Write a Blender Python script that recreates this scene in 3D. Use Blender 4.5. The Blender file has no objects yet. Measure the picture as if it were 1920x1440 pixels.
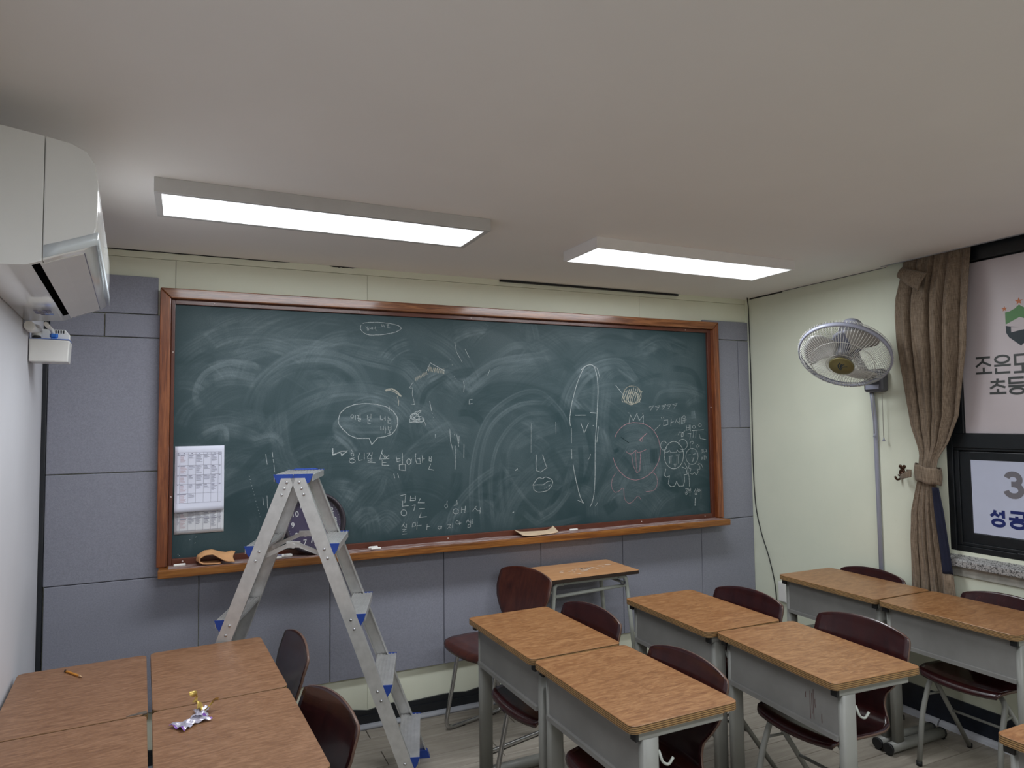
import bpy, bmesh, math, random
import numpy as np
from mathutils import Vector, Matrix
random.seed(7)
rng = np.random.default_rng(7)
SC = bpy.context.scene
COL = SC.collection

# ------------------------------------------------------------------ camera, world, exposure
cam_data = bpy.data.cameras.new('camera')
cam = bpy.data.objects.new('camera', cam_data)
COL.objects.link(cam)
SC.camera = cam
cam_data.sensor_width = 36.0
cam_data.lens = 1284.83 / 1920 * 36.0
cam_data.clip_start = 0.02
cr = Vector((0.90888974, -0.41684939, -0.01249123))
cd = Vector((0.01175641, 0.0555509, -0.99838664))
cf = Vector((0.41687076, 0.90727652, 0.05539029))
m3 = Matrix((cr, -cd, -cf)).transposed()
cam.matrix_world = Matrix.Translation((0.0, -3.6, 1.56)) @ m3.to_4x4()

world = bpy.data.worlds.new('world')
SC.world = world
world.use_nodes = True
world.node_tree.nodes['Background'].inputs[0].default_value = (0.5, 0.55, 0.65, 1)
world.node_tree.nodes['Background'].inputs[1].default_value = 0.02
vs = SC.view_settings
vs.view_transform = 'Standard'
vs.look = 'None'
vs.gamma = 1.0
vs.exposure = 0.12
vs.use_curve_mapping = False
LAMP_POWER = 15.0          # watts of each LED panel
LAMP_GLOW = 1.6            # how bright its diffuser looks
LAMP_COLOUR = (0.90, 0.95, 1.0)
SC.cycles.max_bounces = 10
SC.cycles.diffuse_bounces = 8
SC.cycles.transparent_max_bounces = 12
SC.cycles.caustics_reflective = False
SC.cycles.caustics_refractive = False
SC.cycles.sample_clamp_indirect = 6

CEIL = 2.389
XR = 3.453
LAMPS = [(0.468, -0.918, 0.015), (2.232, -0.842, 0.008), (0.55, -3.0, 0.0), (2.25, -3.0, 0.0), (0.7, -5.2, 0.0), (2.3, -5.2, 0.0)]   # middle of each ceiling panel; the last four are added, unseen, for more light
for lx, ly, la in LAMPS:
    ld_ = bpy.data.lights.new('panel_light', 'AREA'); ld_.shape = 'RECTANGLE'; ld_.size = 1.16; ld_.size_y = 0.26
    ld_.energy = LAMP_POWER; ld_.color = LAMP_COLOUR; ld_.spread = math.radians(180)
    lo_ = bpy.data.objects.new('panel_light', ld_); COL.objects.link(lo_)
    lo_.location = (lx, ly, CEIL - 0.052); lo_.rotation_euler = (0, 0, la)
TH = math.atan(0.075)       # the left wall is not square to the board wall

# ------------------------------------------------------------------ materials
MATS = {}
def nodes_of(name):
    m = bpy.data.materials.new(name)
    m.use_nodes = True
    nt = m.node_tree
    return m, nt, nt.nodes, nt.links, nt.nodes['Principled BSDF']
def setp(b, **k):
    for a, v in k.items():
        n = a.replace('_', ' ')
        b.inputs[n].default_value = v
def add(ns, t, **k):
    n = ns.new(t)
    for a, v in k.items(): setattr(n, a, v)
    return n
def coords(ns, ln, scale=(1, 1, 1), rot=(0, 0, 0), rnd=0.0, kind='Object'):
    tc = add(ns, 'ShaderNodeTexCoord'); mp = add(ns, 'ShaderNodeMapping')
    mp.inputs['Scale'].default_value = scale; mp.inputs['Rotation'].default_value = rot
    ln.new(tc.outputs[kind], mp.inputs['Vector'])
    if rnd:
        oi = add(ns, 'ShaderNodeObjectInfo'); mu = add(ns, 'ShaderNodeMath', operation='MULTIPLY')
        mu.inputs[1].default_value = rnd
        ln.new(oi.outputs['Random'], mu.inputs[0]); ln.new(mu.outputs[0], mp.inputs['Location'])
    return mp.outputs['Vector']
def ramp(ns, stops):
    r = add(ns, 'ShaderNodeValToRGB')
    e = r.color_ramp.elements
    while len(e) < len(stops): e.new(0.5)
    for x, (p, c) in zip(e, stops):
        x.position = p; x.color = (*c, 1) if len(c) == 3 else c
    return r
def bump(ns, ln, b, h, strength=0.2, dist=0.002):
    bp = add(ns, 'ShaderNodeBump'); bp.inputs['Strength'].default_value = strength; bp.inputs['Distance'].default_value = dist
    ln.new(h, bp.inputs['Height']); ln.new(bp.outputs[0], b.inputs['Normal'])
def mix(ns, ln, fac, a, b, blend='MIX'):
    x = add(ns, 'ShaderNodeMix', data_type='RGBA', blend_type=blend)
    for s, v in ((x.inputs[0], fac), (x.inputs[6], a), (x.inputs[7], b)):
        if hasattr(v, 'is_linked'): ln.new(v, s)
        elif isinstance(v, (int, float)): s.default_value = v
        else: s.default_value = (*v, 1)
    return x.outputs[2]
def noise(ns, ln, vec, scale, detail=3, rough=0.55, dist=0.0):
    n = add(ns, 'ShaderNodeTexNoise')
    n.inputs['Scale'].default_value = scale; n.inputs['Detail'].default_value = detail
    n.inputs['Roughness'].default_value = rough; n.inputs['Distortion'].default_value = dist
    ln.new(vec, n.inputs['Vector'])
    return n.outputs['Fac']
def plain(name, col, rough=0.5, metal=0.0, var=0.0, vscale=12, bumps=0.0, bscale=200, coat=0.0, spec=None):
    if name in MATS: return MATS[name]
    m, nt, ns, ln, b = nodes_of(name)
    setp(b, Base_Color=(*col, 1), Roughness=rough, Metallic=metal)
    if coat: b.inputs['Coat Weight'].default_value = coat; b.inputs['Coat Roughness'].default_value = 0.12
    if spec is not None: b.inputs['Specular IOR Level'].default_value = spec
    v = coords(ns, ln, rnd=3.0)
    n1 = noise(ns, ln, v, vscale, 4)
    lo = tuple(c * (1 - var) for c in col); hi = tuple(min(1, c * (1 + var)) for c in col)
    r = ramp(ns, [(0.3, lo), (0.7, hi)]); ln.new(n1, r.inputs[0]); ln.new(r.outputs[0], b.inputs['Base Color'])
    if bumps: bump(ns, ln, b, noise(ns, ln, v, bscale, 2), bumps)
    MATS[name] = m
    return m
def wood(name, cols, scale, rough=0.35, rnd=5.0, fine=8.0, bumps=0.08, coat=0.0, dist=1.0, kind='Object'):
    m, nt, ns, ln, b = nodes_of(name)
    setp(b, Roughness=rough)
    if coat: b.inputs['Coat Weight'].default_value = coat; b.inputs['Coat Roughness'].default_value = 0.1
    v = coords(ns, ln, scale=scale, rnd=rnd, kind=kind)
    n1 = noise(ns, ln, v, 1.0, 6, 0.62, dist)
    n2 = noise(ns, ln, v, fine, 4, 0.6, 0.4)
    mm = add(ns, 'ShaderNodeMath', operation='MULTIPLY_ADD')
    mm.inputs[1].default_value = 0.45; ln.new(n2, mm.inputs[0]); ln.new(n1, mm.inputs[2])
    k = len(cols)
    r = ramp(ns, [(0.42 + 0.5 * i / (k - 1), c) for i, c in enumerate(cols)])
    ln.new(mm.outputs[0], r.inputs[0]); ln.new(r.outputs[0], b.inputs['Base Color'])
    if bumps: bump(ns, ln, b, n2, bumps, 0.001)
    MATS[name] = m
    return m

CREAM = plain('cream_wall_paint', (0.80, 0.815, 0.67), 0.6, var=0.03, vscale=3, bumps=0.05, bscale=90)
def cream_dirty():
    m, nt, ns, ln, b = nodes_of('cream_scuffed_paint'); setp(b, Roughness=0.6)
    v = coords(ns, ln)
    a = noise(ns, ln, v, 2.2, 4)
    base = ramp(ns, [(0.3, (0.69, 0.72, 0.59)), (0.7, (0.75, 0.77, 0.63))]); ln.new(a, base.inputs[0])
    v2 = coords(ns, ln, scale=(1, 7, 22))
    s = noise(ns, ln, v2, 2.4, 5, 0.7, 0.6)
    sr = ramp(ns, [(0.66, (0, 0, 0)), (0.74, (1, 1, 1))]); ln.new(s, sr.inputs[0])
    sep = add(ns, 'ShaderNodeSeparateXYZ'); tc = add(ns, 'ShaderNodeTexCoord'); ln.new(tc.outputs['Object'], sep.inputs[0])
    mr = add(ns, 'ShaderNodeMapRange'); mr.inputs[1].default_value = 1.35; mr.inputs[2].default_value = 0.75
    mr.inputs[3].default_value = 0.02; mr.inputs[4].default_value = 0.28; ln.new(sep.outputs[2], mr.inputs[0])
    mu = add(ns, 'ShaderNodeMath', operation='MULTIPLY'); ln.new(sr.outputs[0], mu.inputs[0]); ln.new(mr.outputs[0], mu.inputs[1])
    c = mix(ns, ln, mu.outputs[0], base.outputs[0], (0.25, 0.26, 0.22))
    ln.new(c, b.inputs['Base Color'])
    bump(ns, ln, b, noise(ns, ln, v, 60, 3), 0.06)
    MATS['cream_scuffed_paint'] = m
    return m
CREAM2 = cream_dirty()
CEILM = plain('ceiling_paper', (0.86, 0.83, 0.81), 0.75, var=0.02, vscale=2, bumps=0.03, bscale=150)
WHITEWALL = plain('white_wallpaper', (0.66, 0.66, 0.70), 0.6, var=0.03, vscale=3, bumps=0.04, bscale=120)
BLACK = plain('black_rubber', (0.012, 0.014, 0.018), 0.45, var=0.2)
NAVYBASE = plain('navy_base_paint', (0.014, 0.018, 0.03), 0.4, var=0.3, vscale=20)
GREYTRIM = plain('grey_floor_trim', (0.33, 0.34, 0.37), 0.4, var=0.08)
WHITETRIM = plain('white_duct', (0.6, 0.61, 0.66), 0.4, var=0.05)
FELT = plain('blue_grey_felt', (0.27, 0.275, 0.325), 0.95, var=0.10, vscale=160, bumps=0.35, bscale=420, spec=0.1)
GAP = plain('panel_gap_dark', (0.10, 0.10, 0.13), 0.9)
STEEL = plain('grey_painted_steel', (0.245, 0.245, 0.225), 0.42, var=0.06, vscale=9)
PANEL = plain('grey_scratched_panel', (0.225, 0.22, 0.21), 0.45, var=0.10, vscale=7, bumps=0.04)
PALE = plain('pale_green_grey_tube', (0.42, 0.44, 0.40), 0.4, var=0.06)
CHROME = plain('worn_chrome', (0.50, 0.50, 0.50), 0.25, 1.0, var=0.08)
ALU = plain('brushed_aluminium', (0.60, 0.595, 0.585), 0.40, 0.6, var=0.09, vscale=30)
BLUEP = plain('blue_plastic', (0.018, 0.06, 0.33), 0.4, var=0.08)
BLACKP = plain('black_plastic', (0.010, 0.010, 0.011), 0.55)
VOID = plain('black_slot', (0.003, 0.003, 0.003), 1.0, spec=0.0)
WHITEP = plain('white_plastic', (0.76, 0.75, 0.725), 0.3, var=0.02)
WHITEGLOSS = plain('white_glossy_plastic', (0.82, 0.82, 0.805), 0.12, var=0.01, coat=0.3)
SILVER = plain('silver_band', (0.74, 0.80, 0.84), 0.25, 0.1, var=0.03)
GREYP = plain('grey_blue_plastic', (0.33, 0.34, 0.42), 0.35, var=0.03)
DGREYP = plain('dark_grey_plastic', (0.09, 0.09, 0.105), 0.4, var=0.05)
WIRE = plain('white_wire', (0.62, 0.61, 0.57), 0.35, 0.2)
BLADE = plain('smoky_fan_blade', (0.42, 0.41, 0.39), 0.3, var=0.05)
OLIVE = plain('olive_gold_disc', (0.17, 0.145, 0.06), 0.4, 0.3, var=0.08)
BRONZE = plain('dark_bronze', (0.09, 0.045, 0.028), 0.35, 0.8, var=0.3, vscale=60)
PAPER = plain('white_paper', (0.72, 0.74, 0.86), 0.7, var=0.01)
PAPER2 = plain('white_paper_back', (0.70, 0.72, 0.76), 0.7, var=0.01)
INK = plain('grey_print', (0.22, 0.22, 0.30), 0.8)
PINKINK = plain('pink_print', (0.55, 0.36, 0.40), 0.8)
CLOCKRIM = plain('dark_plum_rim', (0.035, 0.028, 0.036), 0.35, var=0.08)
CLOCKFACE = plain('dark_violet_face', (0.055, 0.042, 0.095), 0.4, var=0.08, vscale=20)
WHITEINK = plain('white_print', (0.75, 0.75, 0.75), 0.6)
LEATHER = plain('orange_chamois', (0.62, 0.33, 0.15), 0.7, var=0.12, vscale=18, bumps=0.2, bscale=120)
LEATHER2 = plain('cream_chamois', (0.62, 0.47, 0.32), 0.8, var=0.12, vscale=18, bumps=0.2)
CHALKM = plain('chalk_stick', (0.78, 0.76, 0.72), 0.9, var=0.05)
PENCIL = plain('yellow_pencil_paint', (0.62, 0.25, 0.02), 0.35)
PENCILW = plain('pencil_wood', (0.62, 0.40, 0.22), 0.7)
GOLD = plain('gold_foil', (0.60, 0.42, 0.12), 0.3, 0.7, var=0.2, vscale=80)
FOIL = plain('lilac_foil', (0.55, 0.52, 0.62), 0.3, 0.4, var=0.25, vscale=90)
PURPLE = plain('purple_print', (0.20, 0.07, 0.36), 0.4)
WINBLACK = plain('black_window_frame', (0.010, 0.012, 0.014), 0.35, var=0.2, vscale=30)
FILM1 = plain('warm_white_film', (0.56, 0.50, 0.515), 0.45, var=0.01)
FILM2 = plain('cool_white_film', (0.52, 0.55, 0.68), 0.45, var=0.02)
SIGNDK = plain('sign_charcoal', (0.045, 0.05, 0.048), 0.5)
SIGNGREY = plain('sign_grey', (0.17, 0.16, 0.18), 0.5)
SIGNNAVY = plain('sign_navy', (0.008, 0.018, 0.13), 0.5)
SIGNGREEN = plain('sign_green', (0.09, 0.24, 0.08), 0.5)
SIGNBLK = plain('sign_teal_black', (0.006, 0.018, 0.026), 0.5)
SIGNORANGE = plain('sign_orange', (0.55, 0.17, 0.06), 0.5)
NAVYCLOTH = plain('navy_lining', (0.006, 0.008, 0.026), 0.9, var=0.2)
STICKB = plain('sticker_blue', (0.16, 0.26, 0.62), 0.5)
CONCRETE = plain('patchy_cement', (0.42, 0.42, 0.38), 0.85, var=0.3, vscale=14, bumps=0.2, bscale=60)

FRAMEW = wood('varnished_board_wood', [(0.06, 0.017, 0.006), (0.18, 0.062, 0.022), (0.40, 0.165, 0.066)], (2.5, 60, 60), 0.3, bumps=0.1, coat=0.3, fine=5)
FRAMEWV = wood('varnished_board_wood_upright', [(0.05, 0.012, 0.005), (0.16, 0.043, 0.014), (0.33, 0.110, 0.038)], (60, 60, 2.5), 0.3, bumps=0.1, coat=0.3, fine=5)
LEDGEW = wood('ledge_wood', [(0.07, 0.020, 0.004), (0.21, 0.070, 0.012), (0.36, 0.15, 0.032)], (2.2, 50, 50), 0.35, bumps=0.1, coat=0.2, fine=5)
LIPW = plain('red_brown_lip', (0.105, 0.030, 0.017), 0.3, var=0.15, vscale=10, coat=0.2)
DESKTOP = wood('desk_veneer', [(0.165, 0.062, 0.020), (0.27, 0.120, 0.043), (0.40, 0.205, 0.085)], (9, 36, 20), 0.36, rnd=9, fine=4.0, bumps=0.03, dist=2.2)
DESKTOP2 = wood('worn_desk_veneer', [(0.15, 0.066, 0.031), (0.235, 0.117, 0.058), (0.33, 0.178, 0.096)], (9, 36, 20), 0.40, rnd=9, fine=4.0, bumps=0.03, dist=2.2)
SMALLTOP = wood('small_table_laminate', [(0.42, 0.20, 0.09), (0.50, 0.26, 0.12), (0.56, 0.31, 0.15)], (5, 22, 20), 0.4, rnd=3, fine=4, bumps=0.02)
def ply():
    m, nt, ns, ln, b = nodes_of('layered_ply_edge'); setp(b, Roughness=0.6)
    v = coords(ns, ln)
    sep = add(ns, 'ShaderNodeSeparateXYZ'); ln.new(v, sep.inputs[0])
    mu = add(ns, 'ShaderNodeMath', operation='MULTIPLY'); mu.inputs[1].default_value = 1 / 0.0058; ln.new(sep.outputs[2], mu.inputs[0])
    fr = add(ns, 'ShaderNodeMath', operation='FRACT'); ln.new(mu.outputs[0], fr.inputs[0])
    r = ramp(ns, [(0.0, (0.045, 0.022, 0.009)), (0.2, (0.12, 0.06, 0.022)), (0.45, (0.36, 0.22, 0.09)), (0.8, (0.40, 0.25, 0.11)), (0.98, (0.06, 0.03, 0.012))])
    ln.new(fr.outputs[0], r.inputs[0])
    n = noise(ns, ln, v, 40, 3)
    r2 = ramp(ns, [(0.3, (0.75, 0.75, 0.75)), (0.7, (1.1, 1.05, 1.0))]); ln.new(n, r2.inputs[0])
    ln.new(mix(ns, ln, 1.0, r.outputs[0], r2.outputs[0], 'MULTIPLY'), b.inputs['Base Color'])
    MATS['ply'] = m
    return m
PLY = ply()
SHELL = wood('maroon_plywood', [(0.012, 0.003, 0.004), (0.026, 0.0055, 0.007), (0.042, 0.009, 0.009)], (24, 24, 2.2), 0.24, rnd=7, fine=3, bumps=0.02, coat=0.35)
SHELLR = wood('red_brown_plywood', [(0.028, 0.007, 0.005), (0.055, 0.013, 0.008), (0.085, 0.022, 0.012)], (24, 24, 2.2), 0.3, rnd=7, fine=3, bumps=0.03, coat=0.3)
SHELLEDGE = plain('pale_shell_edge', (0.13, 0.075, 0.055), 0.4, var=0.2, vscale=30)
PLANKM = wood('grey_oak_plank', [(0.22, 0.19, 0.155), (0.30, 0.265, 0.22), (0.38, 0.34, 0.285)], (2.2, 26, 10), 0.42, rnd=11, fine=3, bumps=0.03, dist=1.2)
PLANKGAP = plain('floor_joint', (0.035, 0.03, 0.027), 0.8)
def curtain_mat(name, lo, hi):
    m, nt, ns, ln, b = nodes_of(name); setp(b, Roughness=0.9); b.inputs['Specular IOR Level'].default_value = 0.1
    b.inputs['Sheen Weight'].default_value = 0.15
    v = coords(ns, ln, scale=(90, 90, 5)); v2 = coords(ns, ln, scale=(8, 8, 120))
    n1 = noise(ns, ln, v, 4, 3); n2 = noise(ns, ln, v2, 4, 3)
    w2 = add(ns, 'ShaderNodeMath', operation='MULTIPLY_ADD'); w2.inputs[1].default_value = 0.45; w2.inputs[2].default_value = 0.275; ln.new(n2, w2.inputs[0])
    mm = add(ns, 'ShaderNodeMath', operation='ADD'); ln.new(n1, mm.inputs[0]); ln.new(w2.outputs[0], mm.inputs[1])
    r = ramp(ns, [(0.40, lo), (0.60, hi)]); 
    hf = add(ns, 'ShaderNodeMath', operation='MULTIPLY'); hf.inputs[1].default_value = 0.5; ln.new(mm.outputs[0], hf.inputs[0])
    ln.new(hf.outputs[0], r.inputs[0]); ln.new(r.outputs[0], b.inputs['Base Color'])
    bump(ns, ln, b, hf.outputs[0], 0.3, 0.001)
    MATS[name] = m
    return m
CURTAIN = curtain_mat('brown_linen', (0.115, 0.084, 0.058), (0.285, 0.217, 0.158))
def granite():
    m, nt, ns, ln, b = nodes_of('speckled_granite'); setp(b, Roughness=0.5)
    v = coords(ns, ln)
    n = noise(ns, ln, v, 130, 2, 0.6)
    r = ramp(ns, [(0.40, (0.07, 0.07, 0.07)), (0.47, (0.27, 0.265, 0.26)), (0.58, (0.44, 0.43, 0.42)), (0.66, (0.14, 0.14, 0.14))])
    ln.new(n, r.inputs[0]); ln.new(r.outputs[0], b.inputs['Base Color'])
    MATS['granite'] = m
    return m
GRANITE = granite()
def chalk_lines(name, col, alpha):
    m, nt, ns, ln, b = nodes_of(name); setp(b, Base_Color=(*col, 1), Roughness=0.95); b.inputs['Specular IOR Level'].default_value = 0.05
    v = coords(ns, ln)
    n = noise(ns, ln, v, 260, 3, 0.7)
    r = ramp(ns, [(0.34, (alpha * 0.35,) * 3), (0.56, (alpha,) * 3)]); ln.new(n, r.inputs[0])
    ln.new(r.outputs[0], b.inputs['Alpha'])
    MATS[name] = m
    return m
CHK = [chalk_lines('white_chalk', (0.66, 0.72, 0.72), 0.72), chalk_lines('yellow_chalk', (0.66, 0.64, 0.54), 0.6), chalk_lines('pink_chalk', (0.62, 0.34, 0.38), 0.8), chalk_lines('wiped_dark', (0.006, 0.016, 0.016), 0.9)]
def emit(name, strength, edge):
    m, nt, ns, ln, b = nodes_of(name)
    setp(b, Base_Color=(0.8, 0.8, 0.8, 1), Roughness=0.4)
    b.inputs['Emission Color'].default_value = (*LAMP_COLOUR, 1); b.inputs['Emission Strength'].default_value = strength
    MATS[name] = m
    return m
LED = emit('led_diffuser', LAMP_GLOW, 0)
def dusty_ledge():
    m, nt, ns, ln, b = nodes_of('dusty_ledge_top'); setp(b, Roughness=0.7)
    v = coords(ns, ln, scale=(3, 28, 28))
    n = noise(ns, ln, v, 2.2, 6, 0.7, 0.5)
    r = ramp(ns, [(0.40, (0.13, 0.045, 0.028)), (0.52, (0.30, 0.20, 0.18)), (0.68, (0.60, 0.56, 0.56))])
    ln.new(n, r.inputs[0]); ln.new(r.outputs[0], b.inputs['Base Color'])
    MATS['dusty'] = m
    return m
DUSTY = dusty_ledge()
def pane_mat():
    m, nt, ns, ln, b = nodes_of('clear_cover'); ns.remove(b)
    out = ns['Material Output']
    t = add(ns, 'ShaderNodeBsdfTransparent'); g = add(ns, 'ShaderNodeBsdfGlossy'); g.inputs['Roughness'].default_value = 0.05
    f = add(ns, 'ShaderNodeFresnel'); f.inputs[0].default_value = 1.45
    mx = add(ns, 'ShaderNodeMixShader'); ln.new(f.outputs[0], mx.inputs[0]); ln.new(t.outputs[0], mx.inputs[1]); ln.new(g.outputs[0], mx.inputs[2])
    ln.new(mx.outputs[0], out.inputs[0])
    MATS['pane'] = m
    return m
PANE = pane_mat()
def board_mat():
    m, nt, ns, ln, b = nodes_of('green_slate_with_chalk_dust'); setp(b, Roughness=0.55); b.inputs['Specular IOR Level'].default_value = 0.35
    at = add(ns, 'ShaderNodeAttribute', attribute_name='dust')
    v = coords(ns, ln)
    n = noise(ns, ln, v, 220, 3, 0.7)
    r0 = ramp(ns, [(0.3, (0.75, 0.75, 0.75)), (0.7, (1.25, 1.25, 1.25))]); ln.new(n, r0.inputs[0])
    mu = add(ns, 'ShaderNodeMath', operation='MULTIPLY'); ln.new(at.outputs['Fac'], mu.inputs[0]); ln.new(r0.outputs[0], mu.inputs[1])
    c = mix(ns, ln, mu.outputs[0], (0.014, 0.041, 0.048), (0.43, 0.51, 0.55))
    ln.new(c, b.inputs['Base Color'])
    MATS['board'] = m
    return m
BOARD = board_mat()

# ------------------------------------------------------------------ mesh helpers
class MB:
    def __init__(s): s.v = []; s.f = []; s.m = []; s.sm = []
    def addv(s, vs): n = len(s.v); s.v += [tuple(x) for x in vs]; return n
    def face(s, idx, mi=0, sm=False): s.f.append(tuple(idx)); s.m.append(mi); s.sm.append(sm)
    def box(s, x0, x1, y0, y1, z0, z1, mi=0, M=None):
        p = [(x, y, z) for z in (z0, z1) for y in (y0, y1) for x in (x0, x1)]
        if M is not None: p = [tuple(M @ Vector(q)) for q in p]
        n = s.addv(p)
        for q in ((0, 2, 3, 1), (4, 5, 7, 6), (0, 1, 5, 4), (2, 6, 7, 3), (0, 4, 6, 2), (1, 3, 7, 5)): s.face([n + i for i in q], mi)
        return s
    def hexa(s, bot, top, mi=0):           # two quads, same winding
        n = s.addv(list(bot) + list(top))
        s.face((n + 3, n + 2, n + 1, n), mi); s.face((n + 4, n + 5, n + 6, n + 7), mi)
        for i in range(4):
            j = (i + 1) % 4; s.face((n + i, n + j, n + 4 + j, n + 4 + i), mi)
        return s
    def prism(s, poly, f0, f1, mi=0, side=None, sm=False):   # poly 2d -> f0(p), f1(p) 3d
        k = len(poly); n = s.addv([f0(p) for p in poly] + [f1(p) for p in poly])
        s.face([n + i for i in reversed(range(k))], mi); s.face([n + k + i for i in range(k)], mi)
        for i in range(k):
            j = (i + 1) % k; s.face((n + i, n + j, n + k + j, n + k + i), mi if side is None else side, sm)
        return s
    def tube(s, path, r, n=8, mi=0, caps=True, closed=False):
        P = [Vector(p) for p in path]; k = len(P)
        rs = r if isinstance(r, (list, tuple)) else [r] * k
        prev = None; rings = []
        for i, p in enumerate(P):
            if closed: t = P[(i + 1) % k] - P[i - 1]
            else: t = P[min(i + 1, k - 1)] - P[max(i - 1, 0)]
            t.normalize()
            if prev is None:
                a = Vector((0, 0, 1)) if abs(t.z) < 0.9 else Vector((1, 0, 0))
                u = t.cross(a).normalized()
            else:
                u = (prev - t * prev.dot(t))
                u = u.normalized() if u.length > 1e-6 else t.orthogonal().normalized()
            prev = u; w = t.cross(u)
            rings.append(s.addv([p + (u * math.cos(2 * math.pi * j / n) + w * math.sin(2 * math.pi * j / n)) * rs[i] for j in range(n)]))
        for i in range(k if closed else k - 1):
            a, b = rings[i], rings[(i + 1) % k]
            for j in range(n):
                q = (j + 1) % n; s.face((a + j, a + q, b + q, b + j), mi, True)
        if caps and not closed:
            s.face([rings[0] + j for j in reversed(range(n))], mi); s.face([rings[-1] + j for j in range(n)], mi)
        return s
    def lathe(s, prof, n=24, mi=0, M=None, sm=True, cap=True):     # prof (r, z) around z
        rings = []
        for r, z in prof:
            p = [(r * math.cos(2 * math.pi * j / n), r * math.sin(2 * math.pi * j / n), z) for j in range(n)]
            if M is not None: p = [tuple(M @ Vector(q)) for q in p]
            rings.append(s.addv(p))
        for a, b in zip(rings, rings[1:]):
            for j in range(n):
                q = (j + 1) % n; s.face((a + j, a + q, b + q, b + j), mi, sm)
        if cap:
            s.face([rings[0] + j for j in reversed(range(n))], mi); s.face([rings[-1] + j for j in range(n)], mi)
        return s
    def grid(s, fn, nu, nv, mi=0, sm=True):
        n = s.addv([fn(i / nu, j / nv) for j in range(nv + 1) for i in range(nu + 1)])
        for j in range(nv):
            for i in range(nu):
                a = n + j * (nu + 1) + i; s.face((a, a + 1, a + nu + 2, a + nu + 1), mi, sm)
        return s
    def ribbon(s, pts, w, to3, mi=0):      # flat stroke in a plane, mitred
        P = [Vector((p[0], p[1])) for p in pts]
        Q = [P[0]]
        for p in P[1:]:
            if (p - Q[-1]).length > 1e-5: Q.append(p)
        P = Q
        if len(P) < 2: return s
        k = len(P); L = []
        closed = (P[0] - P[-1]).length < 1e-4 and k > 3
        for i in range(k):
            a = P[i - 1] if i else (P[-2] if closed else None); b = P[i + 1] if i < k - 1 else (P[1] if closed else None)
            d0 = (P[i] - a).normalized() if a is not None else None; d1 = (b - P[i]).normalized() if b is not None else None
            d = (d0 + d1) if d0 and d1 else (d0 or d1)
            if d.length < 0.2: d = d1 if d1 else d0
            d = d.normalized(); nrm = Vector((-d.y, d.x))
            sc = 1.0
            if d0 and d1: sc = 1 / max(0.5, abs(nrm.dot(Vector((-d1.y, d1.x)))))
            L.append((P[i] + nrm * w / 2 * sc, P[i] - nrm * w / 2 * sc))
        n = s.addv([to3(q) for l in L for q in l])
        for i in range(k - 1): s.face((n + 2 * i, n + 2 * i + 1, n + 2 * i + 3, n + 2 * i + 2), mi)
        return s
    def mesh(s, name, mats):
        me = bpy.data.meshes.new(name)
        me.from_pydata(s.v, [], s.f)
        for m in (mats if isinstance(mats, (list, tuple)) else [mats]): me.materials.append(m)
        me.polygons.foreach_set('material_index', s.m)
        me.polygons.foreach_set('use_smooth', s.sm)
        me.update()
        return me
def link(o, parent=None):
    COL.objects.link(o)
    if parent is not None: o.parent = parent
    return o
def part(name, mb, mats, parent=None, label=None, bev=0.0, loc=None, stuff=False, seg=2):
    o = bpy.data.objects.new(name, mb.mesh(name, mats) if isinstance(mb, MB) else mb)
    link(o, parent)
    if loc is not None: o.location = loc
    if label: o['label'] = label
    if stuff: o['kind'] = 'stuff'
    if bev:
        b = o.modifiers.new('bevel', 'BEVEL'); b.width = bev; b.segments = seg; b.limit_method = 'ANGLE'; b.angle_limit = 0.7
    return o
def thing(name, label, cat, loc=(0, 0, 0), rz=0.0, group=None):
    o = bpy.data.objects.new(name, None); link(o); o.empty_display_size = 0.1
    o.location = loc; o.rotation_euler = (0, 0, rz); o['label'] = label; o['category'] = cat
    if group: o['group'] = group
    return o
def tag(o, label, cat, group=None):
    o['label'] = label; o['category'] = cat
    if group: o['group'] = group
    return o
def struct(name, mb, mats, bev=0.0):
    o = part(name, mb, mats, None, bev=bev); o['kind'] = 'structure'
    return o
def copy_tree(o, parent=None):
    c = o.copy(); COL.objects.link(c); c.parent = parent
    for ch in o.children: copy_tree(ch, c)
    return c
def arc(c, r, a0, a1, n, ax, ay):          # points of an arc in the plane of ax, ay
    c, ax, ay = Vector(c), Vector(ax), Vector(ay)
    return [c + ax * r * math.cos(a0 + (a1 - a0) * i / n) + ay * r * math.sin(a0 + (a1 - a0) * i / n) for i in range(n + 1)]
def bent(pts, r=0.03, n=4):               # polyline with rounded corners
    P = [Vector(p) for p in pts]; out = [P[0]]
    for i in range(1, len(P) - 1):
        a, b, c = P[i - 1], P[i], P[i + 1]
        d0 = (a - b); d1 = (c - b); k = min(r, d0.length * 0.45, d1.length * 0.45)
        p0 = b + d0.normalized() * k; p1 = b + d1.normalized() * k
        for j in range(n + 1):
            t = j / n; out.append(p0 * (1 - t) ** 2 + b * 2 * t * (1 - t) + p1 * t * t)
    out.append(P[-1])
    return out
def lerp(a, b, t): return a + (b - a) * t
def interp(x, tab):                        # piecewise linear table [(x, y)...]
    if x <= tab[0][0]: return tab[0][1]
    for (x0, y0), (x1, y1) in zip(tab, tab[1:]):
        if x <= x1: return y0 + (y1 - y0) * (x - x0) / (x1 - x0)
    return tab[-1][1]

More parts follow.
